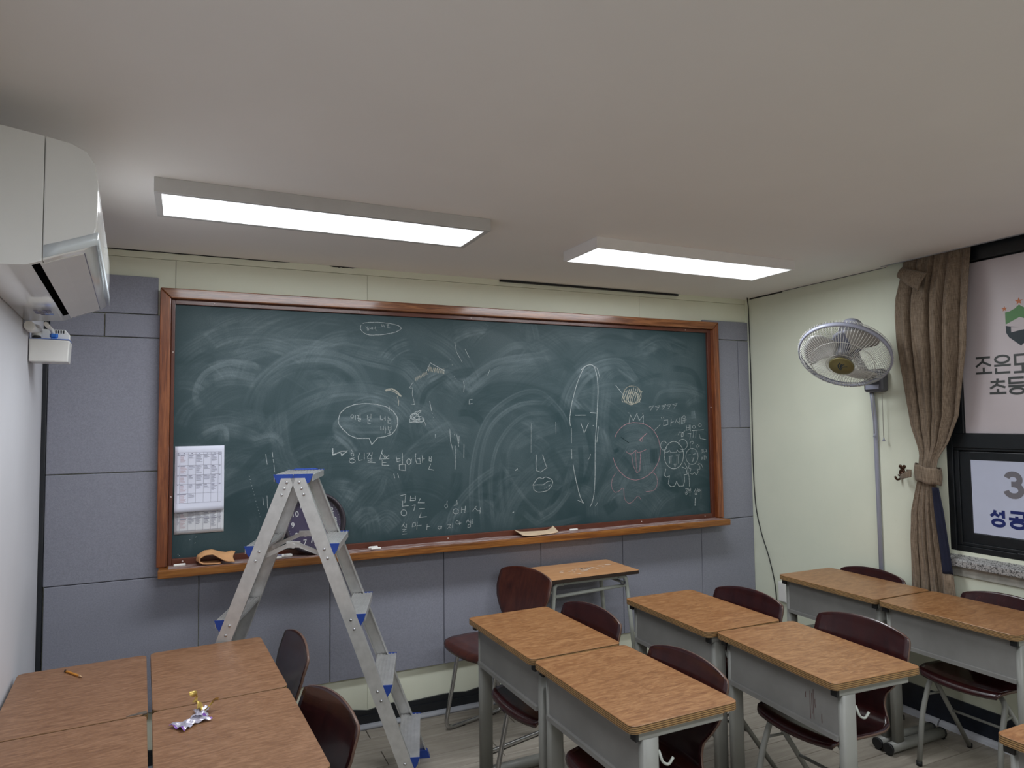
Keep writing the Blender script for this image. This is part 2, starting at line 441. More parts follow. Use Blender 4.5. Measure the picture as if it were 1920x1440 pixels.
# ------------------------------------------------------------------ the room
LW = 7.6
def lwx(y): return -0.622 + 0.075 * (-y)      # x of the left wall at depth y
m = MB().box(-0.75, 3.7, -LW, 0.12, -0.06, -0.006)
m.box(-0.75, 3.7, -LW, -4.22, -0.006, 0.0, 1)
floor = struct('floor', m, [PLANKGAP, PLANKM])
PW, PL = 0.152, 1.21
bounds = [0.03, -0.12]
while bounds[-1] > -LW: bounds.append(bounds[-1] - PW)
offs = [0.80, 0.31, 0.816, 0.12, 0.55, 0.95, 0.40]
plank_meshes = {}
def plank_mesh(L, W):
    k = (round(L, 3), round(W, 3))
    if k not in plank_meshes:
        g = 0.0016; c = 0.0014
        b = MB()
        b.hexa([(g, g, -0.006), (L - g, g, -0.006), (L - g, W - g, -0.006), (g, W - g, -0.006)], [(g, g, -c), (L - g, g, -c), (L - g, W - g, -c), (g, W - g, -c)])
        b.hexa([(g, g, -c), (L - g, g, -c), (L - g, W - g, -c), (g, W - g, -c)], [(g + c, g + c, 0), (L - g - c, g + c, 0), (L - g - c, W - g - c, 0), (g + c, W - g - c, 0)])
        plank_meshes[k] = b.mesh('plank', PLANKM)
    return plank_meshes[k]
for r, (y1, y0) in enumerate(zip(bounds, bounds[1:])):
    xl = lwx(y0) - 0.02; x = offs[r % 7] - 2 * PL
    while x < 3.55 and y1 > -4.2:
        a, b2 = max(x, -0.66), min(x + PL, 3.56)
        if b2 - a > 0.05:
            part('plank', plank_mesh(b2 - a, y1 - y0), None, floor, loc=(a, y0, 0))
        x += PL

m = MB().box(-0.75, 3.62, 0.03, 0.15, -0.06, 2.7)
wall_back = struct('wall_back', m, GAP)
for x0, x1 in ((-0.70, -0.102), (-0.100, 0.817), (0.8185, 2.568), (2.5695, XR + 0.02)):
    part('wall_board', MB().box(x0, x1, 0.02, 0.03, 0.0, 2.3525), CREAM, wall_back)
part('wall_batten', MB().box(-0.70, XR + 0.02, 0.019, 0.03, 2.3545, CEIL), CREAM, wall_back)
cols = [-0.600, 0.016, 0.623, 1.231, 1.826, 2.391, 3.003, XR]
tiles = [(a, b, 0.257, 0.866) for a, b in zip(cols, cols[1:])]
tiles[-1] = (3.003, XR, 0.257, 0.897)
tiles += [(-0.604, -0.1, 0.866, 1.352), (-0.604, -0.1, 1.353, 1.973), (-0.602, -0.391, 1.974, 2.082), (-0.389, -0.1, 1.974, 2.083), (-0.602, -0.172, 2.084, 2.263),
          (3.06, XR, 0.898, 1.501), (3.06, 3.359, 1.502, 2.098), (3.361, XR, 1.502, 2.098), (3.06, XR, 2.100, 2.228)]
for a, b, c, d in tiles:
    g = 0.0016
    part('felt_panel', MB().box(a + g, b - g, 0.0, 0.0195, c + g, d - g), FELT, wall_back, bev=0.003)

# left wall: a slab turned by TH about its end at the board wall
m = MB().box(-0.12, 0.0, -LW, 0.15, -0.06, 2.7)
wl = struct('wall_left', m, WHITEWALL); wl.location = (-0.622, 0, 0); wl.rotation_euler = (0, 0, TH)
tr = struct('trim_1', MB().box(-0.6225, -0.603, -0.006, 0.02, 0.0, 2.27), BLACK, 0.003)
# right wall around the window opening
WY0, WY1, WZ0, WZ1 = -1.345, -3.12, 0.893, 2.385
m = MB().box(XR, 3.62, WY0, 0.1, -0.06, 2.7).box(XR, 3.62, WY1, WY0, -0.06, WZ0).box(XR, 3.62, -LW, WY1, -0.06, 2.7).box(XR + 0.06, 3.62, WY1, WY0, WZ1 + 0.02, 2.7)
struct('wall_right', m, CREAM2)
struct('wall_rear', MB().box(-0.75, 3.62, -LW - 0.1, -LW, -0.06, 2.7), CREAM)
m = MB().box(-0.75, 3.62, -1.068, 0.12, CEIL, 2.5).box(-0.75, 3.412, -LW, -1.068, CEIL, 2.5)
struct('ceiling', m, CEILM)
struct('trim_2', MB().box(3.36, 3.62, -LW, -1.0, 2.52, 2.56), CEILM)         # top of the curtain recess
struct('trim_3', MB().box(3.405, 3.4135, -LW, -1.062, CEIL - 0.004, CEIL + 0.03), GREYTRIM)
struct('trim_4', MB().box(1.59, 2.872, 0.006, 0.02, 2.377, 2.387), BLACKP)
def gapline(name, x0, x1, h):
    b = MB(); n = 14; top = []; 
    pts = [(lerp(x0, x1, i / n), CEIL - h * (0.5 + 0.5 * random.random()) * math.sin(math.pi * min(1, (i + 0.6) / 4, (n - i + 0.6) / 4) / 2)) for i in range(n + 1)]
    for (a, za), (c, zc) in zip(pts, pts[1:]):
        b.hexa([(a, 0.0165, za), (c, 0.0165, zc), (c, 0.02, zc), (a, 0.02, za)], [(a, 0.0165, CEIL), (c, 0.0165, CEIL), (c, 0.02, CEIL), (a, 0.02, CEIL)])
    struct(name, b, BLACKP)
gapline('trim_5', -0.60, 0.42, 0.007)
gapline('trim_6', 0.62, 0.76, 0.007)
struct('trim_7', MB().box(XR - 0.004, XR, -0.32, -0.03, 2.381, CEIL), BLACKP)
struct('trim_8', MB().box(XR - 0.003, XR, -1.06, -0.32, 2.386, CEIL), DGREYP)
# skirting
m = MB(); n = 60
for i in range(n):
    a, c = lerp(-0.6, XR, i / n), lerp(-0.6, XR, (i + 1) / n)
    za, zc = 0.092 + 0.006 * math.sin(i * 1.7) + 0.004 * math.sin(i * 4.1), 0.092 + 0.006 * math.sin((i + 1) * 1.7) + 0.004 * math.sin((i + 1) * 4.1)
    m.hexa([(a, 0.009, 0.02), (c, 0.009, 0.02), (c, 0.02, 0.02), (a, 0.02, 0.02)], [(a, 0.009, za), (c, 0.009, zc), (c, 0.02, zc), (a, 0.02, za)])
m.box(-0.6, XR, 0.002, 0.0095, 0.015, 0.062)
struct('baseboard_back', m, BLACK)
struct('trim_9', MB().prism([(-0.022, 0), (-0.02, 0.008), (-0.012, 0.018), (0, 0.022), (0.02, 0.022), (0.02, 0)], lambda p: (-0.6, p[0], p[1]), lambda p: (XR, p[0], p[1]), sm=True), GREYTRIM)
struct('baseboard_right', MB().box(XR - 0.008, XR, -LW, 0.0, 0.02, 0.155), NAVYBASE)
m = MB()
for y0, y1 in ((-1.255, -0.03), (-3.0, -1.263)):
    m.prism([(XR - 0.034, 0), (XR - 0.03, 0.014), (XR - 0.018, 0.026), (XR - 0.009, 0.028), (XR - 0.009, 0)], lambda p: (p[0], y0, p[1]), lambda p: (p[0], y1, p[1]))
struct('trim_10', m, WHITETRIM)

# ------------------------------------------------------------------ window with printed film
m = MB()
x0, x1 = XR + 0.004, XR + 0.09
m.box(x0, x1, WY0 - 0.03, WY0, WZ0, 2.46)                     # outer jamb
m.box(x0, x1, WY1, WY0 - 0.03, WZ0, WZ0 + 0.028)              # outer sill bar
m.box(x0, x1, WY1, WY0 - 0.03, 2.325, 2.46)                   # head
m.box(x0 + 0.004, x1, WY1, WY0 - 0.03, 1.404, 1.476)          # transom
m.box(x0 + 0.012, x1, WY1, WY0 - 0.03, 1.392, 1.404)
win = struct('window_1', m, WINBLACK, 0.002)
m = MB()
m.box(x0 + 0.008, x1, -1.43, WY0 - 0.03, 1.476, 2.325)
part('upper_sash', m, WINBLACK, win, bev=0.002)
m = MB()
m.box(x0 + 0.010, x1, -1.398, -1.376, 0.922, 1.391).box(x0 + 0.018, x1, -1.448, -1.398, 0.935, 1.385)
m.box(x0 + 0.010, x1, WY1, -1.398, 0.922, 0.937).box(x0 + 0.018, x1, WY1, -1.448, 0.937, 0.986).box(x0 + 0.018, x1, WY1, -1.448, 1.346, 1.385)
part('lower_sash', m, WINBLACK, win, bev=0.002)
part('latch', MB().box(x0 - 0.006, x0 + 0.02, -1.70, -1.655, 0.905, 0.925), WINBLACK, win, bev=0.003)
FX = XR + 0.026
part('upper_pane', MB().box(FX + 0.001, FX + 0.006, -3.10, -1.42, 1.47, 2.33), PANE, win)
part('lower_pane', MB().box(FX + 0.001, FX + 0.006, -3.10, -1.44, 0.975, 1.355), PANE, win)
up = part('upper_film', MB().box(FX - 0.0006, FX, -3.08, -1.433, 1.477, 2.318), FILM1, win, 'warm white film with a shield emblem and dark lettering')
lo = part('lower_film', MB().box(FX - 0.0006, FX, -3.08, -1.449, 0.988, 1.345), FILM2, win, 'cool white film with a grey numeral and navy lettering')
part('backing', MB().box(FX + 0.02, FX + 0.03, -3.12, -1.35, 0.9, 2.45), BLACKP, win)
SX = FX - 0.0011
on = lambda q: (SX, q[0], q[1])
# emblem on the upper film
m = MB()
def poly(mb, pts, mi=0, d=0.0):
    n = mb.addv([(SX - d, p[0], p[1]) for p in pts]); mb.face([n + i for i in range(len(pts))], mi)
cy = -1.706
half = [(0.0, 2.078), (0.02, 2.062), (0.042, 2.052), (0.062, 2.050), (0.062, 1.992), (0.0, 2.020)]
g = [(cy + p[0], p[1]) for p in half]; g2 = [(cy - p[0], p[1]) for p in reversed(half)]
poly(m, g, 0); poly(m, g2, 0)
part('emblem_band', m, SIGNGREEN, up)
m = MB()
poly(m, [(cy + 0.062, 1.986), (cy + 0.040, 1.980), (cy + 0.040, 1.952), (cy + 0.062, 1.953)])
poly(m, [(cy + 0.062, 1.953), (cy + 0.040, 1.952), (cy, 1.958), (cy - 0.062, 1.965), (cy - 0.062, 1.952), (cy - 0.05, 1.930), (cy, 1.885), (cy + 0.05, 1.930)])
poly(m, [(cy + 0.040, 1.980), (cy + 0.040, 1.977), (cy + 0.002, 1.972)])
part('emblem_base', m, SIGNBLK, up)
def star(mb, y, z, r):
    poly(mb, [(y + (r if k % 2 == 0 else r * 0.42) * math.sin(k * math.pi / 5), z + (r if k % 2 == 0 else r * 0.42) * math.cos(k * math.pi / 5)) for k in range(10)])
m = MB(); star(m, cy + 0.064, 2.067, 0.014); star(m, cy, 2.094, 0.018); star(m, cy - 0.064, 2.067, 0.014)
part('emblem_star', m, SIGNORANGE, up)
def glyphs(parent, name, mat, cells, w, to):
    m = MB(); ec = 0
    for strokes, (a, b, c, d) in cells:     # cell: left y, right y, bottom z, top z ; strokes in 0..1
        for st in strokes:
            ec += 1; m.ribbon([(lerp(a, b, p[0]), lerp(c, d, p[1])) for p in st], w, lambda q, e=ec: (to(q)[0] - 0.00006 * e, to(q)[1], to(q)[2]))
    return part(name, m, mat, parent)
def ring(cx, cz, rx, rz, n=20): return [(cx + rx * math.cos(2 * math.pi * i / n), cz + rz * math.sin(2 * math.pi * i / n)) for i in range(n + 1)]
JO = [[(0.03, 0.95), (0.92, 0.95)], [(0.5, 0.92), (0.42, 0.70), (0.02, 0.42)], [(0.44, 0.70), (0.95, 0.44)], [(0.5, 0.36), (0.5, 0.05)], [(0, 0.04), (1, 0.04)]]
EUN = [ring(0.5, 0.78, 0.42, 0.20), [(0, 0.44), (1, 0.44)], [(0.1, 0.30), (0.1, 0.03), (0.95, 0.03)]]
DO = [[(0.95, 0.95), (0.1, 0.95), (0.1, 0.45), (0.95, 0.45)], [(0.5, 0.42), (0.5, 0.05)], [(0, 0.04), (1, 0.04)]]
CHO = [[(0.5, 1.02), (0.5, 0.84)], [(0.08, 0.80), (0.94, 0.80)], [(0.5, 0.78), (0.42, 0.6), (0.04, 0.36)], [(0.44, 0.6), (0.95, 0.40)], [(0.5, 0.32), (0.5, 0.05)], [(0, 0.04), (1, 0.04)]]
DEUNG = [[(0.92, 0.97), (0.08, 0.97), (0.08, 0.66), (0.92, 0.66)], [(0, 0.48), (1, 0.48)], ring(0.5, 0.18, 0.40, 0.17)]
glyphs(up, 'lettering', SIGNDK, [(JO, (-1.497, -1.572, 1.766, 1.848)), (EUN, (-1.583, -1.657, 1.763, 1.848)), (DO, (-1.669, -1.748, 1.760, 1.848)),
                                 (CHO, (-1.557, -1.632, 1.666, 1.738)), (DEUNG, (-1.642, -1.716, 1.662, 1.740))], 0.0105, on)
def arcp(cx, cz, rx, rz, a0, a1, n=14): return [(cx + rx * math.cos(math.radians(a0 + (a1 - a0) * i / n)), cz + rz * math.sin(math.radians(a0 + (a1 - a0) * i / n))) for i in range(n + 1)]
THREE = [arcp(0.47, 0.75, 0.36, 0.24, 165, -75) , [(0.36, 0.53), (0.58, 0.53)], arcp(0.48, 0.27, 0.42, 0.26, 80, -170)]
THREE_OLD = [[(0.06, 0.76), (0.14, 0.90), (0.32, 0.98), (0.55, 0.99), (0.78, 0.92), (0.88, 0.76), (0.80, 0.62), (0.60, 0.545), (0.36, 0.54)], [(0.36, 0.54), (0.62, 0.53), (0.84, 0.44), (0.93, 0.27), (0.84, 0.11), (0.62, 0.015), (0.36, 0.015), (0.14, 0.10), (0.04, 0.26)]]
glyphs(lo, 'numeral', SIGNGREY, [(THREE, (-1.603, -1.682, 1.183, 1.288))], 0.026, on)
SEONG = [[(0.34, 1.0), (0.30, 0.80), (0.04, 0.60)], [(0.31, 0.78), (0.58, 0.62)], [(0.86, 1.02), (0.86, 0.52)], [(0.58, 0.80), (0.84, 0.80)], ring(0.52, 0.22, 0.36, 0.19)]
GONG = [[(0.1, 0.97), (0.9, 0.97), (0.88, 0.66)], [(0.45, 0.74), (0.45, 0.58)], [(0.0, 0.55), (1, 0.55)], ring(0.5, 0.22, 0.38, 0.19)]
glyphs(lo, 'lettering', SIGNNAVY, [(SEONG, (-1.529, -1.600, 1.034, 1.110)), (GONG, (-1.614, -1.690, 1.034, 1.110))], 0.0145, on)
# granite sill and the cement band below it
m = MB(); m.hexa([(XR - 0.05, -3.12, 0.822), (XR + 0.05, -3.12, 0.822), (XR + 0.05, -1.343, 0.822), (XR - 0.05, -1.343, 0.822)], [(XR - 0.05, -3.12, 0.856), (XR + 0.05, -3.12, 0.893), (XR + 0.05, -1.343, 0.893), (XR - 0.05, -1.343, 0.856)])
struct('trim_11', m, GRANITE, 0.004)
struct('trim_12', MB().box(XR - 0.012, XR, -3.12, -1.343, 0.77, 0.823), CONCRETE, 0.004)

# ------------------------------------------------------------------ ceiling lights
def ceiling_light(label, cx, cy, rz, frame_mat, border, group):
    t = thing('ceiling_light', label, 'ceiling light', (cx, cy, CEIL), rz, group)
    L, W, H = 0.61, 0.153, 0.05
    m = MB()
    m.box(-L, L, -W, -W + border, -H, 0).box(-L, L, W - border, W, -H, 0).box(-L, -L + border, -W + border, W - border, -H, 0).box(L - border, L, -W + border, W - border, -H, 0)
    part('frame', m, frame_mat, t, bev=0.0015)
    part('diffuser', MB().box(-L + border, L - border, -W + border, W - border, -H + 0.0015, -H + 0.006), LED, t)
    return t
LFRAME = plain('aluminium_lamp_frame', (0.58, 0.565, 0.555), 0.4, 0.1, var=0.04)
LFRAME2 = plain('white_lamp_frame', (0.86, 0.84, 0.83), 0.4, var=0.02)
ceiling_light('long LED ceiling panel with grey metal frame, left of the other one', 0.468, -0.918, 0.015, LFRAME, 0.022, 'LED panels on the ceiling')
ceiling_light('long LED ceiling panel with slim white frame, nearer the wall fan', 2.232, -0.842, 0.008, LFRAME2, 0.012, 'LED panels on the ceiling')
for i_, (lx, ly, lr) in enumerate(LAMPS[2:]):  # panels out of view, put in to brighten ceiling and walls
    ceiling_light(['long LED ceiling panel over the middle of the room, on the left', 'long LED ceiling panel over the middle of the room, on the right', 'long LED ceiling panel at the far rear of the room, on the left', 'long LED ceiling panel at the far rear of the room, on the right'][i_], lx, ly, lr, LFRAME, 0.022, 'LED panels on the ceiling')

# ------------------------------------------------------------------ chalkboard
CB = thing('chalkboard', 'large green chalkboard in varnished wood frame covered in chalk doodles', 'chalkboard', (1.49, 0.0, 0.878))
def wp(name, mb, mats, parent, label=None, bev=0.0, stuff=False):     # a part whose mesh is given in room coordinates
    loc = Vector(parent.location)
    if parent.parent is not None: loc = Vector((0, 0, 0))
    return part(name, mb, mats, parent, label, bev, loc=-loc, stuff=stuff)
BX0, BX1, BZ0, BZ1 = -0.105, 3.085, 0.925, 2.15
NX, NZ = 840, 320
def parse(txt):
    out = []
    for l in txt.strip().split('\n'):
        a = l.split(); out.append((float(a[0]), float(a[1]), [tuple(int(c) / 1000 for c in q.split(',')) for q in a[2:]]))
    return out
CHALK={
'bubble':'''0 3.4 868,1486 908,1491 943,1503 965,1527 976,1559 973,1594 951,1626 913,1650 860,1663 801,1667 744,1661 702,1645 672,1617 662,1583 664,1563 682,1537 718,1502 759,1485 822,1484 836,1450 868,1486
0 2.2 750,1606 750,1582
0 2.2 757,1603 767,1602 762,1588
0 2.2 775,1616 775,1590
0 2.2 764,1589 778,1589 778,1582 765,1581 766,1574 778,1574
0 2.2 813,1606 813,1584 832,1587 832,1611
0 2.2 813,1595 832,1596
0 2.2 822,1584 822,1575
0 2.2 812,1576 834,1575
0 2.2 816,1571 816,1560 830,1561
0 2.2 882,1605 882,1581 897,1581
0 2.2 908,1600 908,1576
0 2.2 900,1589 908,1589
0 2.2 924,1597 924,1586 935,1587
0 2.2 919,1578 940,1580
0 2.2 923,1574 923,1562 938,1562
0 2.2 884,1547 884,1526 898,1527 898,1548
0 2.2 884,1536 898,1536
0 2.2 908,1544 908,1509
0 2.2 908,1530 914,1530
0 2.2 924,1546 924,1525 939,1527 939,1546
0 2.2 924,1536 939,1537
0 2.2 932,1525 932,1509
0 2.2 919,1507 940,1511
0 2.2 741,1599 740,1596 739,1593 736,1592 733,1591 731,1592 728,1593 727,1596 726,1599 727,1603 728,1605 731,1607 733,1608 736,1607 739,1605 740,1602 741,1599''',
'scribble':'''0 2.6 1101,1628 1097,1626 1092,1623 1085,1619 1079,1614 1071,1609 1062,1603 1054,1597 1048,1590 1044,1584 1042,1577 1042,1570 1045,1566 1051,1564 1059,1565 1069,1566 1078,1568 1087,1572 1097,1577 1105,1582 1112,1584 1118,1583 1122,1581 1124,1577 1123,1573 1119,1570 1112,1567 1104,1564 1095,1563 1087,1564 1077,1566 1069,1569 1062,1574 1057,1581 1053,1591 1050,1600 1051,1607 1054,1610 1060,1612 1067,1613 1073,1612 1079,1609 1086,1604 1092,1598 1095,1593 1097,1588 1097,1582 1095,1578 1092,1576 1087,1578 1080,1581 1073,1586 1067,1590 1063,1594 1060,1598 1059,1602 1059,1606 1062,1611 1067,1615 1073,1619 1079,1623 1085,1625 1093,1627 1100,1629 1104,1629 1106,1628 1107,1627 1105,1624 1101,1620 1093,1613 1082,1604 1071,1595 1062,1588 1054,1581 1048,1574 1043,1569 1042,1566 1045,1565 1051,1567 1059,1569 1067,1571 1076,1575 1087,1580 1098,1584 1107,1584 1114,1581 1120,1574 1124,1566 1128,1560 1130,1555 1131,1551 1132,1548 1132,1546
0 2.4 1095,1595 1093,1589 1088,1584 1080,1580 1070,1579 1060,1581 1052,1584 1047,1590 1045,1596 1047,1602 1052,1607 1061,1611 1070,1612 1080,1611 1088,1607 1093,1602 1095,1595
0 2.4 1121,1582 1119,1576 1112,1571 1103,1568 1092,1567 1082,1568 1073,1571 1067,1576 1064,1582 1067,1588 1073,1593 1082,1596 1093,1597 1103,1596 1112,1592 1119,1587 1121,1582''',
'line2':'''0 5 634,1437 636,1404 672,1416
0 3 631,1425 635,1401 652,1406
0 3.2 672,1421 708,1422 680,1396 673,1421 707,1416 680,1403
0 2.6 741,1401 741,1397 739,1395 737,1393 735,1393 732,1393 730,1395 728,1398 728,1401 728,1404 730,1407 732,1409 735,1409 737,1408 739,1407 741,1404 741,1401
0 2 731,1427 734,1415
0 2.8 719,1381 749,1385
0 2.8 749,1368 748,1364 745,1361 739,1359 734,1358 728,1359 723,1361 719,1365 718,1369 719,1373 723,1376 728,1378 734,1379 739,1378 745,1375 748,1372 749,1368
0 2.8 775,1410 764,1390 767,1369 786,1373
0 2.8 796,1409 796,1375
0 2.8 809,1406 826,1407 812,1384
0 2.8 838,1411 835,1377
0 2.8 828,1393 837,1393
0 2.8 812,1377 838,1377 816,1366 838,1365 814,1357 854,1355
0 2.8 893,1422 878,1375
0 2.8 889,1404 907,1377
0 2.8 929,1392 910,1378
0 2.8 902,1396 919,1374
0 2.8 875,1373 929,1374
0 2.8 891,1367 891,1341 929,1339
0 2.8 892,1354 913,1354
0 2.8 967,1383 972,1355 990,1361
0 2.8 970,1370 989,1372
0 2.8 1000,1403 1001,1345
0 2.8 983,1340 1016,1341 1017,1308 984,1312 983,1340
0 2.8 1050,1370 1048,1342
0 2.8 1075,1396 1072,1369 1080,1342 1100,1341 1097,1373
0 2.8 1080,1369 1097,1368
0 2.8 1111,1384 1112,1346
0 2.8 1112,1365 1125,1367
0 2.8 1151,1377 1149,1355 1162,1352 1163,1379
0 2.8 1151,1366 1162,1366
0 2.8 1159,1339 1147,1311 1176,1303
0 2.8 953,1293 959,1269
0 2.8 975,1295 980,1271
0 2.8 1047,1354 1046,1348 1043,1343 1040,1340 1036,1339 1031,1340 1028,1344 1025,1349 1025,1354 1025,1360 1028,1365 1031,1368 1036,1369 1040,1368 1044,1364 1046,1359 1047,1354''',
'line3':'''0 3 988,1175 1018,1181 1013,1137
0 3 1002,1148 1000,1116
0 3 1000,1119 1035,1119
0 3 1046,1172 1043,1146 1072,1146 1071,1170
0 3 1044,1159 1071,1158
0 3 1053,1119 1071,1122 1062,1091
0 3 1099,1155 1087,1132 1124,1130
0 3 1093,1100 1124,1099
0 3 1104,1078 1093,1053 1135,1055
0 3 1022,1083 1021,1077 1018,1072 1013,1069 1007,1068 1001,1070 996,1073 993,1079 992,1085 993,1091 996,1096 1001,1099 1007,1100 1013,1098 1018,1094 1021,1089 1022,1083
0 2.6 1308,1133 1310,1109
0 2.6 1290,1104 1307,1108
0 2.6 1337,1095 1334,1062
0 2.6 1358,1099 1354,1060
0 2.6 1337,1079 1357,1080
0 2.6 1423,1093 1399,1066
0 2.6 1414,1085 1434,1064
0 2.6 1448,1083 1444,1050
0 2.6 1432,1067 1447,1069
0 2.6 1252,1133 1249,1114
0 2.6 1318,1072 1316,1066 1313,1062 1307,1060 1301,1059 1295,1060 1290,1064 1286,1068 1285,1074 1286,1079 1290,1083 1295,1086 1301,1086 1308,1085 1313,1082 1317,1077 1318,1072
0 1.8 1254,1105 1254,1100 1252,1097 1249,1095 1245,1094 1242,1095 1239,1098 1237,1102 1236,1106 1237,1110 1239,1113 1242,1115 1245,1116 1249,1115 1252,1112 1254,1109 1254,1105
0 2.3 1010,1031 996,1010
0 2.3 1004,1021 1016,1004
0 2.3 1022,1025 1021,1002
0 2.3 998,997 1020,996 1001,985 1021,983
0 2.3 998,971 1025,972
0 2.3 1056,1025 1053,1006 1073,1010 1070,1029 1056,1025
0 2.3 1081,1031 1078,990
0 2.3 1081,1010 1105,1011
0 2.3 1137,1016 1134,983
0 2.3 1134,1000 1154,1002
0 2.3 1220,999 1217,982
0 2.3 1250,1002 1272,1004 1251,980
0 2.3 1260,992 1273,982
0 2.3 1283,1008 1281,985
0 2.3 1312,1004 1333,1006
0 2.3 1324,1018 1322,997
0 2.3 1375,1027 1360,1005
0 2.3 1373,1017 1386,1003
0 2.3 1389,1020 1389,997
0 2.3 1400,1025 1398,998
0 2.3 1373,994 1387,995 1386,981 1371,979 1373,994
0 2.2 1213,990 1213,987 1211,985 1208,984 1205,983 1202,984 1200,986 1198,988 1197,991 1198,994 1200,997 1202,998 1205,998 1208,998 1211,996 1213,993 1213,990
0 2.2 1315,1012 1315,1008 1313,1005 1311,1003 1308,1002 1306,1003 1303,1005 1302,1009 1301,1013 1302,1016 1304,1019 1306,1021 1309,1022 1311,1021 1313,1019 1315,1015 1315,1012''',
'ticks':'''0 2.4 1270,1525 1274,1456 1287,1411
0 2.4 1296,1499 1299,1486
0 2.4 1311,1494 1322,1427
0 2.4 1325,1488 1322,1444
0 2.4 1304,1433 1302,1361 1299,1303
0 2.4 1353,1440 1351,1364
0 2.4 1155,1680 1165,1627
0 2.4 1186,1499 1186,1481
0 2.4 1406,1691 1387,1688 1385,1663 1406,1667
0 2.4 930,1650 930,1626
0 2 1363,1974 1389,1926
0 2 1352,1793 1358,1765 1353,1731
0 2 1514,1861 1501,1828
0 2 1303,2011 1313,1955 1347,1897
0 2.6 1275,1911 1276,1909
0 2.6 1286,1883 1288,1880
0 2.6 1299,1820 1300,1818
0 2.6 1302,1806 1304,1804
0 2.6 1296,1792 1297,1790
0 2.6 1175,1593 1177,1590
0 2.6 1177,1576 1178,1574
0 2.6 1169,1615 1171,1612
0 2.4 309,1417 317,1365
0 2.4 340,1426 343,1400
0 2.4 344,1390 347,1373
0 2.4 348,1363 351,1327
0 2.4 350,1301 351,1281
0 2.4 297,1205 302,1166
0 2.4 317,1214 320,1151
0 2.4 605,1110 595,1094 600,1079 605,1073
0 1.8 234,1313 235,1309
0 1.8 238,1297 239,1294
0 1.8 242,1282 242,1278
0 1.8 246,1267 246,1263
0 1.8 250,1252 250,1248
0 1.8 254,1237 254,1233
0 1.8 257,1222 258,1218
0 1.8 261,1207 262,1203
0 1.8 265,1191 266,1187
0 1.8 269,1176 270,1172
0 1.8 273,1161 274,1157
0 1.8 277,1146 277,1142
0 1.8 281,1131 281,1127
0 1.8 285,1115 285,1111
0 2 -27,1025 -23,1028
0 2 -2,1035 3,1038
0 2 -5,1007 -1,1011
0 2 -76,961 -72,964
0 2 -71,954 -67,958''',
'yellow':'''1 5 1146,1869 1151,1843 1155,1868 1160,1842 1162,1867 1168,1841 1163,1866 1171,1840 1179,1865 1180,1839 1187,1864 1183,1838 1190,1863 1192,1837 1199,1862 1203,1836 1201,1861 1207,1835 1211,1860 1221,1835 1224,1860 1222,1833 1232,1859 1229,1832 1238,1858 1237,1831
1 4 1074,1807 1078,1791 1082,1812 1086,1796 1090,1816 1094,1800 1098,1820 1102,1804 1106,1825 1110,1809 1114,1829 1118,1813 1122,1833 1126,1817 1130,1838 1134,1822 1138,1842 1142,1826
1 7 908,1736 925,1743 946,1745 968,1734 996,1705
1 4 911,1733 935,1739 963,1726 990,1707
1 3 974,1705 982,1680 980,1656
0 2.4 1160,1890 1243,1847
0 2.2 1160,1890 1139,1845
0 2 1063,1784 1040,1751 1060,1751 1057,1718 1070,1661 1048,1664''',
